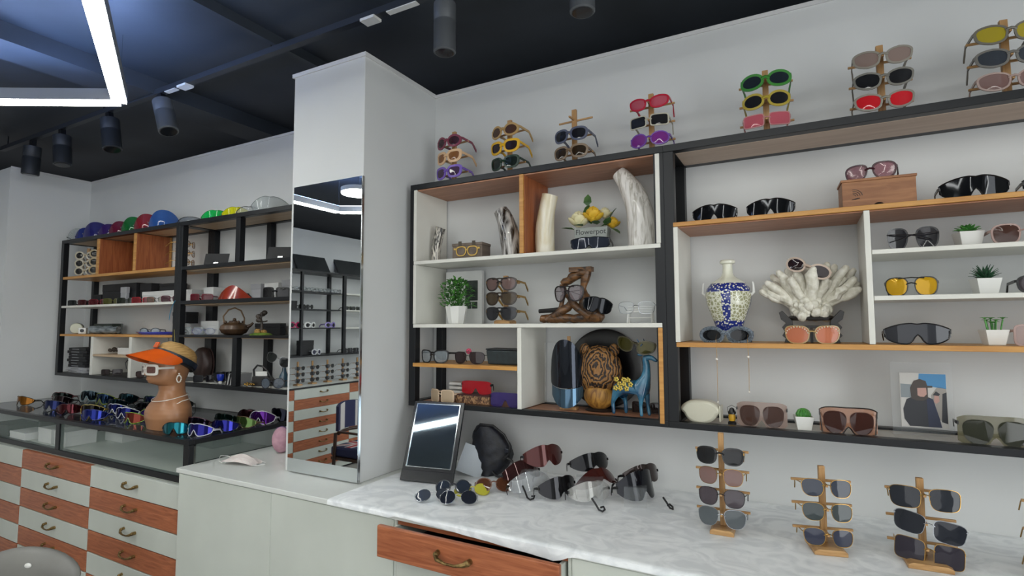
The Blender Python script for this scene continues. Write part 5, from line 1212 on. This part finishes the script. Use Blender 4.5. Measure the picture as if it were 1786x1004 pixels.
# third row z 1.446
W3 = 1.4465
t = thing('cream_jar', 'round cream-coloured spectacle holder at the left end of the lower wood board', 'holder', (-4.86, 2.05, W3), R(55))
MB().lathe([(.001, 0), (.036, 0), (.040, .006), (.040, .030), (.036, .036), (.001, .037)], n=24, M=Matrix.Translation((0, .018, .0402)) @ Matrix.Rotation(R(90), 4, 'X')).build('body', pm('cream_plastic', 'c8c8b4', .35), t, smooth=True)
MB().lathe([(.036, -.002), (.042, -.002), (.042, .0), (.036, .0)], n=24, M=Matrix.Translation((0, .020, .0402)) @ Matrix.Rotation(R(90), 4, 'X')).build('strap', PLB, t)
t = thing('mini_camera', 'small white cube with a black round lens beside the cream holder', 'camera', (-4.74, 2.04, W3), R(50))
MB().box(-.024, .024, -.02, .02, 0, .045).build('body', PLW, t, bevel=.004); MB().lathe([(.001, 0), (.012, 0), (.012, .006), (.001, .006)], n=18, M=Matrix.Translation((0, -.0205, .024)) @ Matrix.Rotation(R(90), 4, 'X')).build('lens', PLB, t)
t = thing('cloth_roll', 'crumpled grey roll of cloth on the lower wood board', 'cloth', (-4.46, 2.05, W3), R(20))
m = MB(); q = random.Random(5)
m.tube([(-.11 + .016 * k, .004 * math.sin(k), .030 + .002 * math.sin(k * 2)) for k in range(15)], [.026 + q.uniform(-.004, .004) for k in range(15)], 14)
m.build('fabric', textured('grey_satin', '4c5458', '8c9498', (20, 60, 60), .35, 5, bump=.3), t, smooth=True)
carton('long flat dark green case behind the grey cloth roll', -4.60, 2.14, .26, .07, .075, textured('dark_green_case', '1c2622', '24302a', (9, 9, 9), .5), z=W3, name='spectacle_case', cat='case')
t = thing('acrylic_box', 'clear acrylic box standing between the cloth roll and blue tray', 'box', (-4.25, 2.13, W3)); MB().box(-.07, .07, -.04, .04, 0, .085).build('shell', CACR, t, bevel=.001); MB().box(-.073, .073, -.043, .043, .0853, .093).build('lid', CACR, t)
t = thing('blue_tray', 'shiny blue tray on the right end of the lower wood board', 'tray', (-3.76, 2.06, W3), R(4))
MB().rings([[Vector((.24 * a_ * math.cos(2 * math.pi * k / 28) ** 1, .075 * a_ * math.sin(2 * math.pi * k / 28), z)) for k in range(28)] for a_, z in ((.85, 0), (1.0, .016), (1.0, .018), (.93, .016), (.84, .004))]).build('dish', pm('blue_gloss', '1c34a4', .2, coat=.5), t, smooth=True)
row('small white and black spectacles lying in the blue tray', -3.86, W3 + .006, 'round', 'a8b4bc', '24262c', 40, la=.5, w=.12, h=.036, cat='spectacles', parent_name='spectacles', rt=.004)
t = thing('acrylic_stand', 'little clear stand carrying the small black box over the blue tray', 'display stand', (-3.64, 2.135, W3 + .02)); MB().box(-.02, .02, -.012, .012, 0, .052).build('block', CACR, t, bevel=.002)
carton('small black box raised on the little clear stand', -3.62, 2.135, .15, .08, .075, CARDK, z=W3 + .073, name='black_carton')
row('blue wire spectacles on the white box at the left of the teapot', -3.27, W3 + .003, 'round', '9aa0b0', '2a2c9c', 45, la=.3, wire=pm('blue_wire', '2c2e8c', .3), w=.13, h=.040, cat='spectacles', parent_name='spectacles')
row('clear plastic spectacles between the steel post and the blue wire pair', -3.38, W3 + .003, 'rect', '9aa4a8', '8a9498', 45, la=.35, fa=.7, w=.12, h=.044, cat='spectacles', parent_name='spectacles')
carton('white box behind the blue wire spectacles', -3.33, 2.155, .18, .07, .085, CARD, z=W3 + .002)
# teapot
TPM = textured('brown_clay', '3c2c20', '5a4430', (30, 30, 30), .38, 4, coat=.2)
t = thing('teapot', 'brown clay teapot with a tall arched handle on the black board', 'teapot', (-3.02, 2.075, 1.4485), R(40))
MB().lathe([(.001, 0), (.045, 0), (.068, .012), (.080, .034), (.074, .056), (.050, .070), (.030, .074), (.028, .080), (.012, .086), (.001, .086)], n=32).build('body', TPM, t, smooth=True)
MB().tube([(.070, 0, .045), (.092, 0, .058), (.106, 0, .072)], [.014, .009, .006], 10).build('spout', TPM, t, smooth=True)
MB().tube([(-.055 , 0, .062), (-.062, 0, .11), (-.035, 0, .150), (0, 0, .162), (.035, 0, .145), (.055, 0, .10), (.055, 0, .062)], .0045, 8).build('handle', pm('cane_handle', '6a5238', .5), t, smooth=True)
MB().ball((0, 0, .092), (.010, .010, .009), 12, 8).build('lid_knob', TPM, t, smooth=True)
for a in (-50, 40, 130, 220): MB().ball((.052 * math.cos(R(a)), .052 * math.sin(R(a)), .076), (.009, .009, .009), 10, 8).build('knob', TPM, t, smooth=True)
t = thing('bonsai_figure', 'small dark tree-shaped figure on a green and ochre mound', 'figurine', (-2.74, 2.05, 1.4485), R(20))
MB().lathe([(.001, 0), (.062, 0), (.055, .008), (.035, .014), (.001, .015)], n=24).build('moss', textured('moss', '47601c', '6f8a2c', (40, 40, 40), .8, bump=.4), t, smooth=True)
m = MB(); q = random.Random(8)
for k in range(14): m.ball((q.uniform(-.026, .026), q.uniform(-.02, .02), .022 + q.uniform(-.006, .006)), q.uniform(.008, .012), 8, 6)
m.build('rocks', textured('ochre_rock', '8a6a34', 'b89050', (50, 50, 50), .7), t, smooth=True)
m = MB().tube([(0, 0, .02), (.004, 0, .06), (-.004, 0, .095), (.004, 0, .12)], [.010, .007, .006, .004], 8).tube([(0, 0, .075), (.025, 0, .078), (.036, 0, .082)], [.005, .004, .003], 6)
for c in ((-.018, 0, .108), (.018, 0, .128), (-.010, -.01, .085), (.0, .01, .12)): m.ball(c, (.018, .012, .014), 10, 6)
m.build('tree', textured('bronze_brown', '241e1a', '4a4038', (60, 60, 60), .5, bump=.3), t, smooth=True)
carton('black rounded case behind the tree-shaped figure', -2.80, 2.155, .22, .04, .068, CARDK, z=1.4485, name='spectacle_case', cat='case')

# bottom row z 1.1605 in left bay
W4 = 1.1600
for k in range(9):
    t = thing('leaflet_box', 'dark card box in the bottom left stack, layer %s from the bottom' % ['lowest', 'second', 'third', 'fourth', 'fifth', 'sixth', 'seventh', 'eighth', 'topmost'][k], 'box', (-4.76 + .006 * ((k * 7) % 3 - 1), 2.09, W4 + k * .0205), R(4 * ((k * 5) % 3 - 1)), 'stack of dark card boxes')
    MB().box(-.125, .125, -.075, .075, 0, .0195).build('body', CARDK if k > 1 else CARDG, t, bevel=.001); MB().box(-.07, .03, -.0765, -.0755, .006, .012).build('printed_line', pm('grey_print', '7c7e80', .6), t)
carton('white box with a small round mark on the little pale shelf', -4.18, 2.09, .15, .09, .046, CARD, z=1.3065)
m = MB(); q = random.Random(2)
for k in range(10): m.ball((q.uniform(-.035, .035), q.uniform(-.02, .02), .018 + q.uniform(0, .018)), q.uniform(.010, .017), 8, 6)
tag(m.build('stone_ornament', textured('dark_stone', '26201c', '4c4238', (50, 50, 50), .7), smooth=True, loc=(-4.34, 2.07, 1.3065)), 'small dark lumpy ornament left of the marked white box', 'ornament')
row('dark folded sunglasses lying in the left white cube', -4.32, W4 + .002, 'rect', '2c2426', '241c1c', 40, temples='folded', w=.13, h=.036)
t = thing('glasses_case', 'grey-green upright case in the left white cube under the pale shelf', 'spectacle case', (-4.06, 2.08, W4), R(15)); MB().box(-.035, .035, -.03, .03, 0, .105).build('body', textured('grey_green', '4c5248', '5a6054', (9, 9, 9), .6), t, bevel=.006)
MB().tube([(-.030, -.03, .09), (-.05, -.035, .112), (-.065, -.035, .09), (-.055, -.035, .05)], .003, 6).build('cord', PLB, t)
row('brown sunglasses lying at the bottom of the right white cube, behind the mannequin face', -3.88, W4 + .002, 'panto', '3a2a2a', '2c2020', 40, w=.13, h=.04)
# bottom row in middle bay z 1.16
t = thing('round_bag', 'round brown leather bag leaning behind the mannequin head', 'bag', (-3.36, 2.10, W4 + .0005), R(-12))
MB().lathe([(.001, -.03), (.085, -.030), (.100, -.018), (.104, 0), (.100, .018), (.085, .03), (.001, .03)], n=36, M=Matrix.Translation((0, 0, .1045)) @ Matrix.Rotation(R(90), 4, 'X')).build('body', textured('brown_leather', '281c1a', '3a2a28', (20, 20, 20), .45, bump=.2), t, smooth=True)
MB().lathe([(.094, -.033), (.099, -.033), (.099, -.030), (.094, -.030)], n=36, M=Matrix.Translation((0, 0, .1045)) @ Matrix.Rotation(R(90), 4, 'X')).build('piping', pm('leather_piping', '4a3634', .5), t)
row('black sunglasses at the bottom of the steel bay, right of the mannequin hat', -3.24, W4 + .001, 'rect', '1a1a20', '141418', 40, temples='folded', w=.13, h=.04)
shield('black ski goggles at the bottom of the steel bay', (-3.06, 2.06, W4 + .001), R(40), .17, .068, '15161a', .96, .4, rim='18181c', curve=5, notch=.2, top=.2, cat='goggles', name='goggles')
t = thing('blue_lamp', 'small blue torch with a white ball at its foot, in front of the black goggles', 'torch', (-3.02, 1.998, W4 + .001))
MB().lathe([(.001, .022), (.014, .022), (.020, .040), (.020, .060), (.001, .062)], n=20).build('head', pm('blue_gloss', '1c34a4'), t, smooth=True); MB().ball((0, 0, .0115), .011, 12, 8).build('ball', PLW, t, smooth=True)
for k in range(5):
    t = thing('disc_case', '%s slim disc case in the leaning row at the bottom of the steel bay' % ['leftmost dark', 'second, white-edged', 'middle dark', 'fourth, white-edged', 'rightmost grey'][k], 'disc case', (-2.975 + .013 * k, 2.06, W4 + .001), (0, R(14), 0), 'leaning disc cases')
    MB().box(0, .0045, -.06, .06, .0005, .066).build('sleeve', CARDK if k in (0, 2) else (CARD if k in (1, 3) else CARDG), t)
t = thing('wallet', 'open black handbag-shaped case with a white lining in the second steel cell', 'case', (-2.745, 2.07, W4 + .001), R(30))
MB().prism([(-.05, 0), (.055, 0), (.06, .035), (.04, .055), (-.045, .055)], -.03, .03).build('body', pm('black_leather', '15120f', .4), t, bevel=.004)
MB().tube([(-.045, 0, .05), (-.05, 0, .09), (-.03, 0, .115), (0, 0, .11), (.03, 0, .08), (.045, 0, .05)], .006, 8).build('handle', PLB, t, smooth=True); MB().box(-.035, .03, -.01, .01, .0555, .080).build('lining', PLW, t)
m = MB(); q = random.Random(6)
for k in range(12): m.ball((q.uniform(-.04, .04), q.uniform(-.015, .015), .008 + q.uniform(0, .010)), .007, 6, 5)
tag(m.build('gold_trinket', GOLD, smooth=True, loc=(-2.76, 2.00, W4 + .001)), 'cluster of golden beads in front of the black handbag-shaped case', 'trinket')
row('round blue-grey sunglasses in front of the blue-grey bottle vase', -2.575, W4 + .001, 'round', '5a6470', '1c1e24', 25, y=2.00, w=.13, h=.055, la=.7)
t = thing('blue_vase', 'slim blue-grey bottle vase wearing dark sunglasses near the tall mirror', 'vase', (-2.60, 2.10, W4 + .001))
MB().lathe([(.001, 0), (.030, 0), (.034, .02), (.026, .055), (.012, .085), (.010, .108), (.014, .112), (.010, .112), (.006, .09), (.001, .09)], n=26).build('body', pm('blue_grey_glaze', '2c4a5c', .25, coat=.4), t, smooth=True)
glasses('dark teardrop sunglasses perched crosswise on the neck of the blue-grey bottle vase', (-2.615, 2.055, W4 + .125), R(30), 'drop', .14, .055, '2a2c2c', '141818', .003, .93, wire=SILV, roll=R(22), tl=.10)
t = thing('cable', 'thin blue and yellow cord tied to the middle steel post', 'cord', (-3.44, 1.962, 1.60))
MB().tube([(0, 0, .06), (-.02, -.004, .03), (-.045, -.004, -.02), (-.05, -.004, -.06)], .002, 5).build('blue_cord', pm('teal_cord', '2a7a9a', .6), t); MB().tube([(0, 0, -.12), (.02, -.004, -.19), (-.01, -.004, -.23), (.01, -.004, -.30)], .002, 5).build('yellow_cord', pm('ochre_cord', '8a8040', .6), t)

# ---------------------------------------------------------------- the left side of the shop, seen in the tall mirror
X0 = -4.95
t = thing('countertop', 'white countertop reflected in the tall mirror under the row of racks', 'countertop', (-5.17, -1.7, .80))
MB().box(-.22, .225, -.7, 1.78, 0, .02).build('slab', CTOPW, t, bevel=.002); MB().box(.2255, .229, -.7, 1.78, .001, .019).build('dark_edge', CARDK, t)
for ci in range(3):
    ya = .065 - .82 * ci; yb = ya - .82
    t = thing('drawer_cabinet', 'chequered drawer cabinet reflected in the tall mirror, %s' % ('its top drawer white', 'behind the patterned chair, its top drawer brown', 'just outside its left edge')[0 if ci == 1 else (1 if ci == 2 else 2)], 'drawer cabinet', (-5.17, (ya + yb) / 2, ZF), R(90), 'chequered drawer cabinets along the left wall')
    MB().box(-.409, .409, -.20, .21, .02, .999).build('carcass', WHTC, t); MB().box(-.409, .409, -.19, .21, 0, .02).build('plinth', BLK, t)
    for r in range(8):
        z1 = .998 - r * .1125; brown = (r + ci) % 2 == 0
        d = bx('drawer', -.408, .408, -.222, -.201, z1 - .1105, z1, CHW if brown else WHTC, t, .002); d['label'] = 'brown wood drawer front' if brown else 'plain white drawer front'
        if ci in (1, 2): pull(d, 0, -.0105, 0)
t = thing('display_shelving', 'black steel shelving reflected in the tall mirror above the racks', 'shelf', (-5.4, -1.4, 1.14))
for y in (.40, -.95, -1.60, -2.6):
    w_ = .045 if y != -.95 else .03
    for x in ((.0, .03), (.27, .30)): MB().box(x[0], x[1], y + 1.4 - w_, y + 1.4, .02, .99).build('frame_post', BLK, t)
MB().box(0, .30, -1.3, 1.8, .992, 1.015).build('top_panel', BLK, t); MB().box(0, .30, -1.3, 1.8, 0, .0195).build('bottom_panel', BLK, t)
for z in (.325, .545, .755):
    MB().box(.031, .297, -.155, 1.75, z, z + .014).build('shelf_board', BLK, t); MB().box(.031, .297, -1.25, -.245, z, z + .016).build('shelf_board', WHT, t)
for y, lab in ((-.72, 'leftmost dark slanted panel on top of the shelving reflected in the mirror'), (-1.30, 'middle dark slanted panel on top of the shelving reflected in the mirror'), (-1.95, 'right dark slanted panel on top of the shelving reflected in the mirror')):
    t = thing('slanted_panel', lab, 'panel', (-5.30, y, 2.156), (0, R(-30), 0), 'dark slanted panels'); MB().box(0, .02, -.25, .25, .012, .25).build('board', textured('dark_grey_board', '24282a', '303436', (5, 5, 5), .6), t)
RG = 'racks on the reflected counter'
for i, y in enumerate((-.75, -.96, -1.17, -1.40, -1.65, -1.9)):
    pos = ('cut off at its left edge', 'second from the left', 'third from the left', 'fourth from the left', 'fifth from the left', 'cut off at its right edge')[i]
    b0 = (-5.15, y, .8205); rack('bamboo rack reflected low in the tall mirror, ' + pos, b0, R(90), (.06, .13, .20), .27, .07, RG)
    for z in (.06, .13, .20): on_rack(b0, R(90), z, 'dark wire sunglasses on the reflected rack ' + pos.replace('its', 'the mirror') + {.20: ', top', .13: ', middle', .06: ', lowest'}[z] + ' pair', style='panto', w=.135, h=.046, wire=BWIRE, lens='2a2a2c', la=.9, group='sunglasses on the reflected racks')
for y, c, lab in ((-.90, 'b02a5c', 'hot pink round sunglasses reflected in the tall mirror'), (-1.12, 'd8d8d4', 'white round sunglasses reflected in the tall mirror, right of the pink pair'), (-1.43, '8a7ac0', 'lilac round sunglasses reflected in the tall mirror')):
    glasses(lab, (-5.13, y, 1.7000 - .0005 - .22), R(90), 'round', .15, .062, c, '1c1c1e', .016, .95)
for k, y in enumerate((-.90, -1.02, -1.14, -1.26, -1.38, -1.50)): glasses('clear spectacles reflected in the tall mirror, '+['leftmost', 'second from the left', 'third from the left', 'fourth from the left', 'fifth from the left', 'rightmost'][k]+' of their row', (-5.13, y - .03, 1.9105), R(90), 'panto', .11, .045, '8a9090', 'a0a8a8', .004, .3, fa=.7, cat='spectacles', parent_name='spectacles', group='clear spectacles in the reflected row')
carton('dark box on the reflected shelf above the pink sunglasses', -5.2, -.86, .10, .14, .09, CARDK, z=1.7000, name='black_carton')
for k, y in enumerate((-.99, -1.10)): glasses(('dark sunglasses touching', 'dark sunglasses one pair away from')[k] + ' the dark box on the reflected shelf', (-5.13, y, 1.7000), R(90), 'round', .10, .05, '222224', '18181a', .006, .95, group='dark pairs on the reflected shelf')
for k, y in enumerate((-1.72, -1.84, -1.96)): glasses('dark sunglasses on the reflected white board, ' + ('leftmost', 'middle', 'rightmost')[k] + ' of three', (-5.13, y, 1.7020), R(90), 'rect', .11, .045, '30342c', '1c201c', .006, .95, group='dark pairs on the reflected white board')
for k, y in enumerate((-1.70, -1.80, -1.90, -2.0)): glasses('black sunglasses on the lower reflected shelf, ' + ('leftmost', 'second', 'third', 'rightmost')[k] + ' of four', (-5.13, y, 1.161), R(90), 'square', .10, .055, '15161a', '15161a', .006, .95, group='black pairs on the lower reflected shelf')
glasses('white sunglasses on the lower reflected shelf', (-5.13, -1.22, 1.161), R(90), 'round', .13, .06, 'c8c8cc', '2a2a40', .012, .95)
carton('dark framed box on the lower reflected shelf', -5.22, -1.12, .06, .2, .17, CARDK, z=1.1600, name='black_carton')

# patterned armchair
NAV, WHF, REDF = pm('navy_fabric', '262a4c', .8), pm('white_fabric', 'c4c0bc', .8), pm('red_fabric', '9a2430', .8)
WDK = textured('dark_brown_wood', '2c1c14', '40291c', (30, 30, 8), .4)
t = thing('armchair', 'wooden armchair with a red, white and blue flag pattern, reflected in the tall mirror', 'chair', (-4.15, -.98, ZF), R(90))
MB().box(-.24, .24, -.24, .22, .36, .46).build('seat', NAV, t, bevel=.02)
m = MB()
for (a0, a1, w_, mi, z_) in (((-.22, -.20), (.22, .20), .035, 0, .461), ((-.22, .20), (.22, -.20), .035, 0, .461), ((-.22, 0), (.22, 0), .05, 0, .4615), ((0, -.22), (0, .20), .05, 0, .4615), ((-.22, 0), (.22, 0), .026, 1, .462), ((0, -.22), (0, .20), .026, 1, .462), ((-.22, -.20), (.22, .20), .012, 1, .4618), ((-.22, .20), (.22, -.20), .012, 1, .4618)):
    d = Vector((a1[0] - a0[0], a1[1] - a0[1], 0)); L_ = d.length; M = Matrix.Translation(((a0[0] + a1[0]) / 2, (a0[1] + a1[1]) / 2, z_)) @ Matrix.Rotation(math.atan2(d.y, d.x), 4, 'Z'); m.box(-L_ / 2, L_ / 2, -w_, w_, 0, .0005, mi, M)
m.build('seat_pattern', [WHF, REDF], t)
fb = lambda x, z: -1.6 * x * x
MB().slab([(-1 + 2 * i / 16) * .25 for i in range(17)], lambda x: .62, lambda x: .90 - .5 * x * x, lambda x, z: .20 - 1.6 * x * x, .04, 5).build('backrest', NAV, t, smooth=True)
m = MB()
for x0_, x1_, mi in ((-.10, -.075, 0), (.08, .18, 0)):
    y_ = .199 if mi == 0 else .198
    m.slab([x0_, (x0_ + x1_) / 2, x1_], lambda x: .622, lambda x: .898 - .5 * x * x, lambda x, z, y_=y_: y_ - .0004 - 1.6 * x * x, .0005, 4, mi)
m.build('back_pattern', [WHF, REDF], t)
for sx in (-.25, .25):
    MB().tube([(sx, -.22, 0), (sx, -.22, .60)], .018, 8).build('leg', WDK, t); MB().tube([(sx, .18, 0), (sx, .14, .60)], .018, 8).build('leg', WDK, t)
    MB().tube([(sx, -.24, .612), (sx, -.10, .615), (sx, .10, .615)], .020, 8, flat=.6).build('armrest', WDK, t, smooth=True)
MB().box(-.25, .25, -.22, .20, .33, .358).build('apron', WDK, t)
MB().tube([(-.25, .10, .60), (-.12, .17, .60), (0, .195, .60), (.12, .17, .60), (.25, .10, .60)], .018, 8).build('back_rail', WDK, t, smooth=True)
